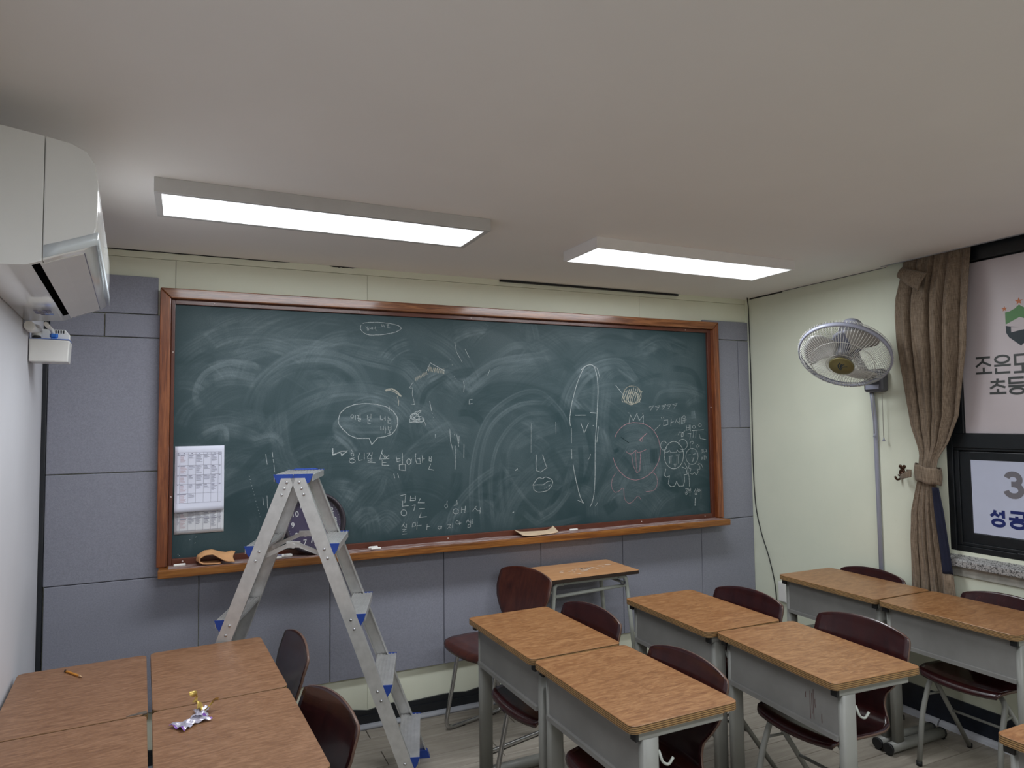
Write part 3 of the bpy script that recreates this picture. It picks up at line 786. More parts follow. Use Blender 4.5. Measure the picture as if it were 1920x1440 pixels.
'swirl':'''1 2.6 2524,1714 2522,1705 2519,1693 2514,1680 2506,1672 2493,1667 2476,1664 2459,1664 2445,1668 2433,1678 2422,1692 2415,1708 2414,1723 2420,1738 2431,1754 2446,1767 2462,1776 2480,1778 2502,1775 2522,1768 2537,1759 2545,1746 2550,1728 2551,1710 2547,1695 2538,1683 2523,1673 2506,1666 2491,1662 2477,1665 2464,1671 2452,1680 2445,1689 2442,1699 2444,1709 2448,1720 2453,1727 2459,1732 2468,1734 2477,1734 2484,1734 2489,1732 2492,1728 2495,1723 2496,1719 2496,1716 2494,1713 2492,1711 2490,1709 2488,1708 2486,1707 2484,1707 2482,1707 2479,1707 2477,1708 2474,1709 2473,1710 2471,1713 2470,1717 2469,1721 2470,1725 2474,1729 2480,1733 2486,1737 2493,1738 2501,1736 2511,1732 2519,1726 2524,1719 2526,1709 2525,1697 2521,1684 2513,1675 2501,1669 2485,1664 2467,1661 2453,1664 2439,1672 2426,1684 2416,1699 2413,1714 2416,1729 2425,1746 2437,1762 2452,1772 2469,1776 2491,1776 2512,1773 2528,1766 2539,1754 2547,1737 2551,1719 2550,1704 2542,1691 2529,1679 2514,1669 2499,1664 2486,1665 2471,1670 2458,1677 2449,1685 2445,1693 2445,1704 2447,1715 2451,1723 2457,1728 2465,1731 2473,1733 2480,1733 2485,1732 2490,1728 2493,1724 2495,1721 2495,1718 2494,1715 2492,1712 2491,1710 2489,1708 2487,1707 2485,1707 2483,1707 2480,1707 2478,1707 2475,1707 2473,1709 2471,1712 2469,1715 2468,1719 2468,1723 2471,1728 2476,1733 2482,1737 2489,1739 2497,1738 2508,1735 2517,1731 2523,1724 2526,1715 2527,1702 2525,1690 2520,1680 2509,1671 2493,1664 2476,1660 2461,1660 2447,1666 2432,1677 2419,1691 2413,1704 2414,1720 2420,1738 2430,1755 2442,1767 2459,1773 2480,1776 2502,1775 2519,1771 2532,1760 2543,1745 2549,1728 2551,1713 2546,1699 2535,1685 2521,1674 2507,1667 2494,1666 2478,1669 2464,1674 2454,1681 2449,1689 2447,1700 2447,1710 2450,1719 2455,1724 2462,1729 2470,1731 2477,1733 2482,1732 2487,1729 2491,1725 2493,1722 2494,1719 2494,1716 2493,1713 2491,1711 2490,1709 2488,1708 2486,1707 2484,1707 2482,1706 2479,1706 2476,1706 2474,1708 2471,1710 2469,1713 2467,1717 2467,1721 2469,1726 2473,1732 2478,1737 2485,1739 2493,1740 2504,1738 2514,1735 2521,1730 2526,1720 2529,1708 2529,1696 2525,1685 2516,1675 2501,1666 2485,1660 2470,1658 2455,1662 2438,1671 2423,1682 2415,1695 2413,1711 2416,1729 2423,1747 2433,1760 2449,1769 2470,1775 2491,1777 2509,1774 2524,1766 2537,1752 2546,1736 2551,1722 2548,1707 2539,1693 2527,1680 2515,1671 2501,1669 2485,1671 2470,1675 2460,1677
1 5 2431,1743 2430,1743 2428,1743 2426,1741 2424,1737 2419,1728 2413,1715 2408,1702 2405,1692 2405,1686 2408,1681 2412,1677 2414,1675
1 5 2447,1749 2446,1748 2444,1746 2442,1743 2439,1737 2435,1728 2429,1715 2424,1703 2421,1692 2421,1685 2424,1679 2427,1675 2430,1672
1 5 2463,1755 2462,1752 2460,1749 2458,1744 2455,1737 2451,1727 2445,1715 2439,1703 2436,1692 2437,1684 2440,1678 2443,1672 2446,1669
1 5 2479,1761 2478,1757 2476,1752 2474,1745 2471,1737 2467,1727 2461,1715 2455,1703 2452,1692 2453,1684 2456,1676 2459,1670 2461,1666
1 5 2495,1767 2494,1762 2493,1755 2490,1747 2487,1737 2483,1727 2477,1715 2471,1703 2468,1692 2469,1683 2472,1675 2475,1668 2477,1663
1 5 2511,1761 2510,1758 2509,1752 2506,1745 2503,1737 2499,1727 2493,1715 2487,1703 2484,1693 2485,1684 2488,1676 2491,1670 2494,1666
1 5 2527,1756 2526,1753 2525,1749 2523,1744 2520,1738 2515,1728 2509,1715 2504,1703 2500,1693 2501,1685 2504,1678 2507,1672 2510,1669
1 5 2543,1750 2542,1748 2541,1746 2539,1743 2536,1738 2531,1728 2525,1716 2520,1703 2517,1693 2517,1685 2520,1679 2524,1675 2526,1672
1 5 2559,1744 2558,1744 2557,1744 2555,1742 2552,1738 2547,1729 2541,1716 2536,1703 2533,1693 2533,1686 2536,1681 2540,1677 2542,1675
0 3 2360,1781 2418,1718''',
'tallface':'''0 3.6 2183,1906 2176,1904 2167,1902 2158,1899 2149,1894 2142,1889 2136,1884 2130,1876 2123,1865 2114,1849 2104,1829 2094,1807 2084,1785 2076,1762 2068,1738 2060,1714 2054,1691 2048,1672 2043,1654 2039,1636 2036,1620 2034,1604 2032,1589 2031,1575 2031,1563 2031,1553 2032,1544 2033,1537 2034,1531
0 2.6 2040,1521 2039,1428
0 3.6 2038,1393 2039,1335
0 4 2048,1301 2050,1288 2053,1270 2057,1250 2061,1230 2065,1210 2070,1189 2075,1169 2080,1151 2084,1134 2089,1119 2094,1105 2099,1093 2104,1084 2109,1077 2113,1072 2116,1068
0 3.8 2115,1872 2121,1876 2130,1883 2139,1890 2149,1896 2159,1899 2169,1902 2179,1904 2187,1904 2193,1902 2199,1900 2203,1895 2208,1888 2213,1879 2217,1867 2222,1853 2225,1838 2228,1821 2230,1803 2231,1783 2232,1765 2232,1748 2232,1733 2230,1715 2229,1692 2226,1660 2223,1622 2220,1582 2217,1547 2214,1517 2211,1491 2208,1465 2206,1439 2205,1412 2204,1385 2203,1358 2202,1331 2201,1304 2201,1276 2200,1249 2199,1224 2197,1198 2195,1174 2193,1151 2191,1131 2188,1114 2185,1099 2181,1086 2177,1075 2173,1064 2168,1056 2163,1049 2160,1044
0 3 2208,1892 2212,1891 2217,1890 2223,1888 2229,1881 2234,1869 2239,1852 2244,1835 2247,1823
0 3 2230,1525 2216,1430
0 3.4 2068,1596 2144,1596
0 4 2172,1611 2217,1608
0 3.2 2107,1548 2129,1488 2161,1549
0 2.4 2149,1324 2164,1339 2171,1361
0 4 2190,1534 2195,1532
0 2.6 2074,1088 2099,1078 2113,1066
0 2.4 2197,1045 2213,1067''',
'longface':'''0 2.8 1805,1368 1799,1317 1802,1275 1830,1266 1872,1290 1859,1318 1844,1367
0 1.5 1773,1552 1769,1380
0 1.5 1934,1557 1935,1486
0 2.8 1776,1191 1781,1197 1788,1207 1796,1216 1802,1224 1808,1228 1813,1231 1817,1233 1822,1233 1827,1232 1832,1230 1837,1228 1841,1227 1845,1228 1849,1231 1853,1234 1857,1235 1862,1235 1866,1235 1871,1233 1877,1231 1884,1228 1893,1224 1901,1219 1906,1214 1908,1208 1909,1202 1907,1195 1903,1188 1899,1180 1892,1172 1884,1164 1875,1158 1865,1154 1854,1152 1843,1151 1832,1150 1823,1150 1815,1150 1808,1151 1801,1153 1796,1156 1791,1159 1787,1162 1784,1166 1782,1172 1782,1178 1782,1183 1783,1187
0 2.6 1779,1191 1783,1191 1790,1192 1798,1192 1806,1193 1815,1192 1825,1192 1835,1191 1845,1192 1852,1195 1859,1199 1865,1203 1872,1207 1881,1209 1891,1210 1900,1211 1906,1212
0 3 1851,1170 1858,1172
0 3 1864,1176 1871,1178
0 3 1880,1182 1887,1184
0 3 1888,1187 1895,1189
0 4 1645,1042 1654,1046
0 4 1666,1281 1681,1291''',
'crown':'''0 2.8 2453,1543 2465,1596 2486,1557 2514,1603 2531,1560 2563,1591 2561,1541
0 3.5 2452,1609 2456,1606
0 3.5 2514,1607 2519,1604
0 3.5 2557,1603 2562,1600
0 2.3 2608,1644 2644,1653 2618,1621
0 2 2615,1638 2635,1641
0 2.3 2656,1646 2693,1655 2667,1623
0 2 2663,1640 2684,1643
0 2.3 2703,1651 2740,1660 2713,1628
0 2 2710,1645 2731,1648
0 2.3 2745,1655 2783,1664 2755,1632
0 2 2752,1649 2773,1652
0 2.3 2792,1659 2830,1668 2803,1636
0 2 2799,1653 2820,1656''',
'redface':'''2 3 2347,1457 2351,1464 2356,1473 2362,1484 2370,1494 2379,1503 2390,1513 2402,1522 2415,1530 2427,1535 2441,1540 2455,1543 2468,1545 2481,1547 2495,1547 2508,1546 2522,1545 2535,1543 2548,1542 2562,1539 2575,1535 2589,1529 2603,1522 2617,1514 2629,1504 2641,1493 2651,1479 2661,1465 2669,1451 2675,1436 2680,1421 2683,1405 2686,1390 2687,1375 2686,1359 2685,1344 2682,1330 2678,1316 2673,1303 2667,1291 2659,1278 2650,1265 2638,1252 2626,1239 2612,1228 2597,1218 2581,1210 2564,1203 2548,1197 2532,1193 2516,1190 2501,1188 2485,1189 2469,1192 2454,1196 2438,1203 2424,1210 2411,1218 2399,1228 2387,1238 2377,1248 2368,1258 2360,1269 2354,1279 2348,1290 2342,1302 2338,1314 2334,1326 2331,1334
3 3 2391,1458 2451,1420
2 4 2587,1479 2526,1435
2 2.4 2554,1437 2553,1433 2551,1430 2547,1428 2544,1427 2540,1428 2537,1430 2535,1434 2534,1437 2535,1441 2537,1444 2540,1446 2544,1447 2548,1446 2551,1444 2553,1441 2554,1437
2 2.4 2428,1367 2432,1365 2437,1360 2443,1356 2450,1354 2456,1352 2463,1352 2470,1353 2476,1355 2482,1359 2488,1365 2494,1370 2499,1373 2504,1371 2508,1367 2512,1362 2517,1359 2522,1359 2529,1360 2536,1362 2544,1364 2553,1367 2563,1371 2573,1374 2580,1376
2 2.6 2467,1346 2479,1277 2504,1232 2497,1369
2 2.6 2504,1232 2527,1246 2534,1353
2 2.2 2346,1239 2341,1231 2333,1220 2325,1208 2320,1196 2317,1185 2315,1174 2315,1163 2317,1153 2320,1144 2326,1134 2332,1127 2339,1122 2346,1120 2354,1122 2362,1124 2370,1127 2378,1132 2386,1138 2394,1143 2400,1142 2404,1131 2405,1115 2405,1097 2408,1083 2412,1073 2417,1064 2423,1058 2429,1053 2435,1049 2441,1048 2448,1048 2455,1050 2462,1053 2468,1057 2475,1062 2482,1068 2489,1074 2496,1081 2503,1086 2509,1088 2515,1085 2522,1078 2527,1070 2531,1065
2 2.2 2568,1112 2580,1113 2598,1113 2617,1115 2632,1119 2642,1126 2649,1136 2654,1147 2658,1158 2659,1170 2658,1182 2656,1194 2652,1203 2648,1211 2643,1218 2637,1223 2630,1227 2621,1228 2611,1228 2601,1227 2594,1227''',
'names':'''0 2.2 2643,1493 2694,1534
0 2.6 2700,1579 2707,1568
0 2.6 2716,1580 2722,1571
0 2.6 2721,1558 2717,1524 2752,1531 2751,1562 2721,1558
0 2.6 2780,1569 2775,1523
0 2.6 2777,1546 2800,1549
0 2.6 2827,1570 2807,1538
0 2.6 2820,1555 2840,1539
0 2.6 2848,1574 2847,1530
0 2.6 2836,1551 2847,1552
0 2.6 2861,1578 2859,1533
0 2.6 2865,1555 2901,1562
0 2.6 2874,1554 2872,1534
0 2.6 2889,1558 2886,1539
0 2.6 2900,1523 2899,1492 2921,1496 2922,1527
0 2.6 2900,1508 2921,1509
0 2.6 2931,1527 2930,1483
0 2.6 2905,1469 2934,1472 2923,1432
0 2.6 2942,1488 3000,1492
0 2.6 2959,1488 2950,1444
0 2.6 2977,1490 2972,1443
0 2.6 3003,1491 3040,1494
0 2.6 3002,1467 3011,1436 3057,1429
0 2.6 2828,1463 2843,1482 2872,1477 2871,1453 2857,1451 2857,1470 2887,1489
0 2.6 2875,1285 2898,1246 2910,1192 2910,1127
0 2.4 2893,1577 2892,1574 2890,1571 2886,1569 2881,1568 2877,1569 2873,1571 2871,1574 2870,1578 2871,1581 2874,1584 2878,1586 2882,1587 2886,1586 2890,1584 2893,1581 2893,1577
0 2.6 2972,1513 2971,1509 2968,1506 2964,1504 2960,1504 2955,1505 2951,1507 2949,1510 2948,1513 2949,1517 2952,1520 2956,1522 2960,1522 2965,1522 2968,1520 2971,1517 2972,1513
0 2.6 3022,1523 3021,1520 3018,1517 3014,1515 3009,1514 3004,1515 3000,1517 2997,1520 2996,1523 2998,1527 3000,1530 3005,1532 3010,1533 3014,1532 3018,1530 3021,1527 3022,1523
0 2 3013,1360 3028,1364 3021,1352 3029,1345 3015,1341
0 2 3035,1364 3034,1346 3044,1348
0 2 3051,1363 3063,1361 3052,1349 3064,1347
0 2 3014,1319 3013,1300 3027,1302 3028,1320
0 2 3014,1310 3027,1311
0 2 3038,1325 3037,1297
0 2 3046,1326 3044,1293
0 2 3053,1320 3057,1302
0 2.6 2877,1113 2894,1115 2888,1100
0 2.6 2871,1093 2898,1095
0 2.6 2905,1116 2904,1099 2919,1100 2919,1117
0 2.6 2905,1107 2919,1107
0 2.6 2899,1091 2926,1092
0 2.6 2913,1092 2912,1065
0 2.6 2961,1113 2948,1089
0 2.6 2959,1104 2971,1089
0 2.6 2976,1112 2975,1086
0 2.6 2951,1081 2970,1082 2953,1073 2972,1072
0 2.6 3005,1112 3002,1044
0 2.6 2996,1097 3004,1098
0 2.4 2891,1083 2891,1080 2889,1078 2886,1077 2883,1076 2881,1077 2878,1079 2877,1081 2876,1084 2877,1086 2878,1088 2881,1090 2884,1090 2887,1089 2889,1088 2891,1085 2891,1083
0 2.4 2995,1099 2995,1096 2993,1093 2990,1092 2987,1091 2984,1092 2982,1094 2980,1097 2980,1100 2981,1102 2982,1105 2985,1106 2988,1107 2991,1106 2993,1104 2995,1102 2995,1099
0 4.5 2955,1052 2951,1001''',
'bear':'''0 3.2 2871,1332 2867,1309 2859,1288 2846,1270 2829,1257 2810,1249 2790,1247 2770,1250 2752,1260 2737,1274 2725,1293 2718,1314 2716,1336 2720,1359 2728,1380 2741,1397 2757,1411 2776,1419 2796,1422 2816,1418 2834,1409 2850,1394 2862,1376 2869,1354 2871,1332
0 2.8 2739,1386 2734,1378 2728,1372 2720,1369 2711,1369 2703,1372 2697,1378 2692,1386 2690,1395 2691,1405 2695,1413 2701,1420 2709,1424 2717,1426 2725,1423 2732,1418 2738,1411
0 2.8 2830,1402 2833,1413 2839,1423 2848,1430 2860,1435 2872,1435 2884,1431 2893,1424 2900,1415 2903,1403 2902,1392 2896,1381 2888,1373 2877,1368 2864,1366 2853,1369 2842,1375
0 2.6 2722,1355 2745,1354 2759,1368 2768,1351 2815,1352 2821,1367 2834,1352 2868,1355
0 2.5 2749,1328 2783,1328
0 2.5 2761,1327 2758,1281
0 2.5 2771,1327 2769,1280
0 2.5 2805,1335 2842,1335
0 2.5 2818,1335 2815,1278
0 2.5 2829,1336 2827,1278
0 2.5 2792,1277 2799,1256 2808,1276 2792,1277
0 3.2 2728,1249 2713,1208 2731,1196 2754,1203 2743,1154 2761,1134 2794,1137 2809,1166 2825,1135 2861,1133 2873,1163 2871,1205 2896,1208 2888,1243 2855,1256''',
'small':'''0 2.6 2989,1320 2986,1304 2979,1289 2967,1278 2953,1271 2937,1269 2922,1272 2908,1280 2897,1292 2891,1307 2889,1323 2892,1339 2899,1354 2911,1365 2925,1372 2941,1374 2956,1371 2970,1363 2981,1351 2987,1336 2989,1320
0 2.2 2926,1375 2925,1411 2942,1422 2956,1410 2942,1400
0 2 2986,1373 2977,1386 2987,1398 3001,1388 2991,1382
0 2.2 2905,1332 2927,1334
0 2.2 2946,1335 2970,1338
0 2.2 2937,1316 2941,1285 2955,1313
0 2.2 2947,1314 2947,1291
0 2.4 2913,1269 2912,1264 2911,1258 2910,1251 2910,1246 2914,1244 2919,1244 2924,1244 2926,1241 2925,1236 2922,1228 2918,1221 2918,1215 2921,1211 2927,1208 2934,1206 2940,1206 2944,1208 2948,1212 2951,1216 2955,1217 2958,1214 2962,1209 2965,1203 2969,1201 2973,1203 2979,1208 2983,1214 2986,1220 2985,1224 2983,1228 2980,1232 2980,1235 2984,1236 2990,1236 2997,1236 3001,1238 3002,1243 3001,1250 2998,1256 2995,1262 2991,1265 2985,1267 2980,1269 2976,1270
0 2.2 2991,1277 3015,1265 3025,1246''',
'topbubble':'''0 2.6 780,2082 779,2078 778,2073 777,2068 776,2064 776,2061 777,2059 778,2057 780,2055 782,2052 785,2048 789,2045 793,2042 796,2039 800,2037 804,2035 809,2033 814,2032 819,2031 825,2030 832,2030 838,2030 845,2030 852,2031 860,2032 869,2032 879,2033 889,2034 900,2036 912,2038 924,2041 936,2043 947,2046 957,2049 966,2052 974,2056 980,2059 986,2062 990,2065 993,2068 995,2070 997,2072 997,2073 997,2074 996,2076 994,2078 992,2081 989,2084 984,2086 977,2088 969,2090 961,2092 953,2094 946,2095 940,2096 934,2097 925,2098 914,2098 901,2099 887,2099 875,2100 865,2100 856,2099 848,2099 839,2098 830,2098 820,2097 811,2095 803,2094 798,2093 794,2092 791,2091 789,2090
0 1.6 805,2076 808,2067 813,2070
0 1.6 816,2077 816,2062
0 1.6 812,2062 821,2062 821,2055 812,2054 812,2062
0 1.6 826,2073 826,2063 832,2065
0 1.6 834,2071 834,2061
0 1.6 839,2074 842,2060
0 1.6 848,2074 849,2065 853,2066
0 1.6 855,2077 857,2061
0 1.6 855,2057 867,2057
0 1.6 890,2091 890,2080 900,2081 898,2091
0 1.6 890,2086 899,2086
0 1.6 905,2086 905,2075
0 1.6 918,2096 918,2084 929,2086 929,2095
0 1.6 918,2090 929,2091
0 1.6 923,2084 923,2076
0 1.6 921,2074 936,2078''',
}
SMEAR='''86 0.35 56,1812 139,1840 237,1816
73 0.3 68,1774 164,1788 262,1777
26 0.35 4,1658 -10,1722 33,1812 139,1866 236,1863 274,1838
66 0.2 12,1556 142,1580 263,1605
86 0.32 287,1750 413,1859 570,1899 733,1853 817,1714
40 -0.3 312,1777 439,1847 624,1850 747,1769
73 0.25 139,1879 310,1937 490,1957 678,1935
92 0.28 678,1949 817,1911 1020,1859 1139,1715
46 0.25 516,1958 678,1991 903,1971
99 0.16 363,1631 390,1418 467,1282
46 0.18 287,1737 275,1605 364,1472
59 0.22 428,1390 545,1446 706,1436
53 0.3 239,1475 339,1499 389,1445
46 0.4 25,1505 106,1542 119,1478
66 0.22 -79,1558 -46,1633 22,1684
99 0.15 241,1293 365,1340 467,1282
79 0.12 -27,1964 260,2015 623,1989
86 0.35 733,1463 679,1547 789,1545 902,1544
99 0.3 747,1630 846,1657 931,1572 902,1459
46 0.4 638,1515 706,1464 747,1407
132 0.16 706,1107 789,1226 902,1262 959,1147
86 0.28 747,1036 817,1086 845,987
99 0.3 873,1027 916,1052 959,1006
99 0.12 678,1824 571,1658 518,1549
86 0.2 1018,1342 1138,1453 1292,1538
66 -0.2 1018,1314 1046,1085
66 0.2 1108,1483 1138,1540 1261,1539 1387,1507
73 0.35 1140,1788 1232,1819 1326,1731
33 -0.35 1109,1657 1140,1744 1263,1820
40 0.4 1358,1776 1555,1901 1865,1957
33 0.35 1389,1732 1588,1871 1901,1935
46 0.25 1423,1837 1657,1997 1830,1987
53 0.2 1373,1687 1554,1840 1864,1877
99 0.25 1297,2075 1425,2096 1490,2068
86 0.3 1693,2108 1763,2143 1796,2033
92 0.18 1831,2003 2012,2090 2238,2083
53 0.25 2123,2046 2316,2120 2514,2088
92 0.2 2552,1994 2720,2068 2933,2006
53 0.3 2195,1884 2389,1922 2526,1790
13 0.4 2369,1888 2514,1797
132 -0.35 1388,1597 1454,1687 1653,1733 1932,1656 2037,1464
26 0.28 1398,944 1401,1298 1485,1566 1653,1703 1826,1735 1967,1624 2020,1528
26 0.3 1462,939 1449,1296 1517,1535 1686,1656 1861,1672
23 0.28 1527,964 1514,1234 1566,1443 1720,1594 1895,1609
26 0.25 1593,974 1573,1261 1633,1472 1789,1562 1929,1529
33 0.2 1627,1047 1615,1351 1718,1501 1894,1530
20 0.25 1581,1321 1713,1133 1849,1001
46 0.15 1649,1411 1787,1469 1965,1529
46 0.2 1814,1004 1957,1088 2033,1273
26 0.2 1779,960 1920,1028 2031,1147
33 0.22 1712,1041 1848,955 2101,984
46 0.2 1257,926 1289,1069 1416,1209 1547,1293
79 0.18 1017,974 1076,1111
66 0.2 1288,953 1352,1094
86 0.25 2082,1850 2157,1884 2232,1819 2219,1590
46 -0.35 2149,1526 2183,1332 2104,1143
79 0.25 2086,1144 2159,1108 2175,979
73 0.22 2309,1821 2263,1525 2315,1294
198 0.28 2416,1423 2536,1420 2591,1217 2490,1189
165 0.22 2350,1130 2527,1087 2646,980
59 -0.5 2637,1384 2638,1283
26 -0.5 2376,1384 2337,1366
99 -0.4 2291,1068 2328,1001
53 -0.45 2715,1212 2734,1143 2838,1111
112 0.22 2753,1758 2924,1742 2965,1655
33 0.5 2955,1620 2962,1567
40 -0.3 2799,1897 2972,1866 3033,1725
23 0.22 2645,1655 2710,1741 2924,1753
66 0.14 2099,889 2522,906 2985,958
66 0.1 -65,1307 76,1048'''
xs = np.linspace(BX0, BX1, NX + 1); zs = np.linspace(BZ0, BZ1, NZ + 1)
GX, GZ = np.meshgrid(xs, zs)
def smooth_noise(nx, nz):
    g = rng.random((nz + 2, nx + 2)); u = (GX - BX0) / (BX1 - BX0) * nx; v = (GZ - BZ0) / (BZ1 - BZ0) * nz
    i = u.astype(int).clip(0, nx); j = v.astype(int).clip(0, nz); fu = u - i; fv = v - j
    fu = fu * fu * (3 - 2 * fu); fv = fv * fv * (3 - 2 * fv)
    return (g[j, i] * (1 - fu) + g[j, i + 1] * fu) * (1 - fv) + (g[j + 1, i] * (1 - fu) + g[j + 1, i + 1] * fu) * fv
dust = 0.045 + 0.05 * ((GZ - BZ0) / (BZ1 - BZ0)) + 0.06 * (smooth_noise(9, 4) - 0.5) + 0.04 * (smooth_noise(24, 10) - 0.5) + 0.02 * (smooth_noise(70, 14) - 0.5)
def smear(P, w, inten, wipe=0, level=0):
    P = np.array(P); 
    # resample as a smooth curve
    k = len(P)
    if k > 2:
        out = []
        for i in range(k - 1):
            p0, p1, p2, p3 = P[max(i - 1, 0)], P[i], P[i + 1], P[min(i + 2, k - 1)]
            for t in np.linspace(0, 1, 9)[:-1]:
                out.append(0.5 * (2 * p1 + (p2 - p0) * t + (2 * p0 - 5 * p1 + 4 * p2 - p3) * t * t + (3 * p1 - p0 - 3 * p2 + p3) * t ** 3))
        out.append(P[-1]); P = np.array(out)
    x0, x1 = P[:, 0].min() - w, P[:, 0].max() + w; z0, z1 = P[:, 1].min() - w, P[:, 1].max() + w
    i0, i1 = np.searchsorted(xs, [x0, x1]); j0, j1 = np.searchsorted(zs, [z0, z1])
    if i1 <= i0 or j1 <= j0: return
    X = GX[j0:j1, i0:i1]; Z = GZ[j0:j1, i0:i1]
    best = np.full(X.shape, 9.0); sd = np.zeros(X.shape); tt = np.zeros(X.shape); n = len(P) - 1
    for i in range(n):
        a, b = P[i], P[i + 1]; d = b - a; L2 = d @ d + 1e-12
        t = (((X - a[0]) * d[0] + (Z - a[1]) * d[1]) / L2).clip(0, 1)
        ex = X - a[0] - t * d[0]; ez = Z - a[1] - t * d[1]; dist = np.sqrt(ex * ex + ez * ez)
        q = dist < best; best = np.where(q, dist, best)
        sd = np.where(q, np.sign(d[0] * ez - d[1] * ex) * dist, sd); tt = np.where(q, (i + t) / n, tt)
    h = w / 2; s = (sd / h + 1) / 2
    nk = int(max(8, min(38, w / 0.0045))); tab = rng.random(40) * 0.85 + 0.15; idx = (s * nk).clip(0, 38.9); ii = idx.astype(int); streak = tab[ii] * (1 - idx + ii) + tab[ii + 1] * (idx - ii)
    tab2 = rng.random(8) * 0.7 + 0.3; ix = tt * 6.9; jj = ix.astype(int); along = tab2[jj] * (1 - ix + jj) + tab2[jj + 1] * (ix - jj)
    edge = ((1 - best / h) * 3.2).clip(0, 1); ends = (np.minimum(tt, 1 - tt) * 7 + 0.15).clip(0, 1)
    rim = 1 + 0.7 * np.exp(-((s - 0.93) / 0.06) ** 2)
    A = edge * ends * streak * along * rim
    D = dust[j0:j1, i0:i1]
    if wipe:                            # a pass of the duster: drags the dust that was there into streaks
        k = (edge * ends * wipe).clip(0, 1)
        D *= 1 - k; D += k * (level * (0.35 + 1.3 * streak * along) * rim)
    elif inten > 0: D += A * inten * 0.46
    else: D *= (1 + inten * 1.7 * edge * ends * (0.55 + 0.45 * streak)).clip(0.1, 1)
for i in range(210):                    # passes of the duster, arm sweeps of many sizes
    cx, cz = rng.uniform(-0.1, 3.1), rng.uniform(0.80, 1.85); R = rng.uniform(0.10, 0.50); a0 = rng.uniform(0.1, 1.9); da = rng.uniform(0.5, 1.9)
    up_ = (cz + R - 0.9) / 1.3
    smear([(cx + R * math.cos(a0 + da * k / 6) * 1.15, cz + R * math.sin(a0 + da * k / 6)) for k in range(7)], rng.uniform(0.035, 0.14), 0, wipe=rng.uniform(0.35, 0.85), level=max(0.02, rng.normal(0.075 + 0.045 * up_, 0.045)))
for i in range(40):                     # straighter scrubs near the lower edge
    cx, cz = rng.uniform(0.1, 3.0), rng.uniform(0.97, 1.35); an = rng.uniform(0.6, 2.3); L = rng.uniform(0.08, 0.3)
    smear([(cx - L * math.cos(an) / 2, cz - L * math.sin(an) / 2), (cx + 0.02, cz), (cx + L * math.cos(an) / 2, cz + L * math.sin(an) / 2)], rng.uniform(0.02, 0.08), 0, wipe=rng.uniform(0.3, 0.7), level=max(0.02, rng.normal(0.07, 0.04)))
for w, inten, pts in parse(SMEAR): smear(pts, w / 1000 * 1.15, inten * 1.0)
edgefade = (np.minimum(GX - BX0, BX1 - GX) / 0.10).clip(0, 1) * (np.minimum(GZ - BZ0 + 0.02, BZ1 - GZ) / 0.09).clip(0, 1)
dust *= 0.35 + 0.65 * edgefade
dust = np.clip(dust, 0.0, 0.8)
V = np.stack([GX, np.full(GX.shape, -0.004), GZ], -1).reshape(-1, 3)
me = bpy.data.meshes.new('board_surface')
jj, ii = np.meshgrid(np.arange(NZ), np.arange(NX), indexing='ij'); a = (jj * (NX + 1) + ii).ravel()
F = np.stack([a, a + 1, a + NX + 2, a + NX + 1], 1)
me.vertices.add(len(V)); me.vertices.foreach_set('co', V.astype(np.float32).ravel())
me.loops.add(F.size); me.loops.foreach_set('vertex_index', F.astype(np.int32).ravel())
me.polygons.add(len(F)); me.polygons.foreach_set('loop_start', np.arange(0, F.size, 4, dtype=np.int32))
me.update(calc_edges=True)
at = me.attributes.new('dust', 'FLOAT', 'POINT'); at.data.foreach_set('value', dust.astype(np.float32).ravel())
me.materials.append(BOARD)
part('board_surface', me, None, CB, loc=-CB.location)
wp('board_core', MB().box(BX0, BX1, -0.0035, 0.016, BZ0, BZ1), LIPW, CB)
FIG = {'topbubble': ('chalk_writing', 'small oval speech outline with writing near the top edge'), 'bubble': ('chalk_writing', 'round speech bubble with two lines of writing'), 'scribble': ('chalk_drawing', 'scribbled-out knot of lines'),
       'line2': ('chalk_writing', 'arrow and a line of writing below the speech bubble'), 'line3': ('chalk_writing', 'large faint writing above the ledge'), 'ticks': ('chalk_drawing', 'short upright dashes and dots'),
       'yellow': ('chalk_drawing', 'yellowish rubbed patches'), 'swirl': ('chalk_drawing', 'yellowish round scribble'), 'tallface': ('chalk_drawing', 'very tall oval face'), 'longface': ('chalk_drawing', 'nose and full lips'),
       'crown': ('chalk_drawing', 'crown and a row of small hooks'), 'redface': ('chalk_drawing', 'pink round face with long front teeth'), 'names': ('chalk_writing', 'writing and label lines around the round faces'),
       'bear': ('chalk_drawing', 'crying child with two hair buns'), 'small': ('chalk_drawing', 'smallest figure with curls')}
for kf, txt in CHALK.items():
    b = MB()
    for ei, (c, w, pts) in enumerate(parse(txt)): b.ribbon(pts, w / 1000 * 1.0, lambda q: (q[0], -0.0046 - 0.00003 * ei, q[1]), int(c))
    nm, lab = FIG[kf]
    wp(nm, b, CHK, CB, lab, stuff=True)
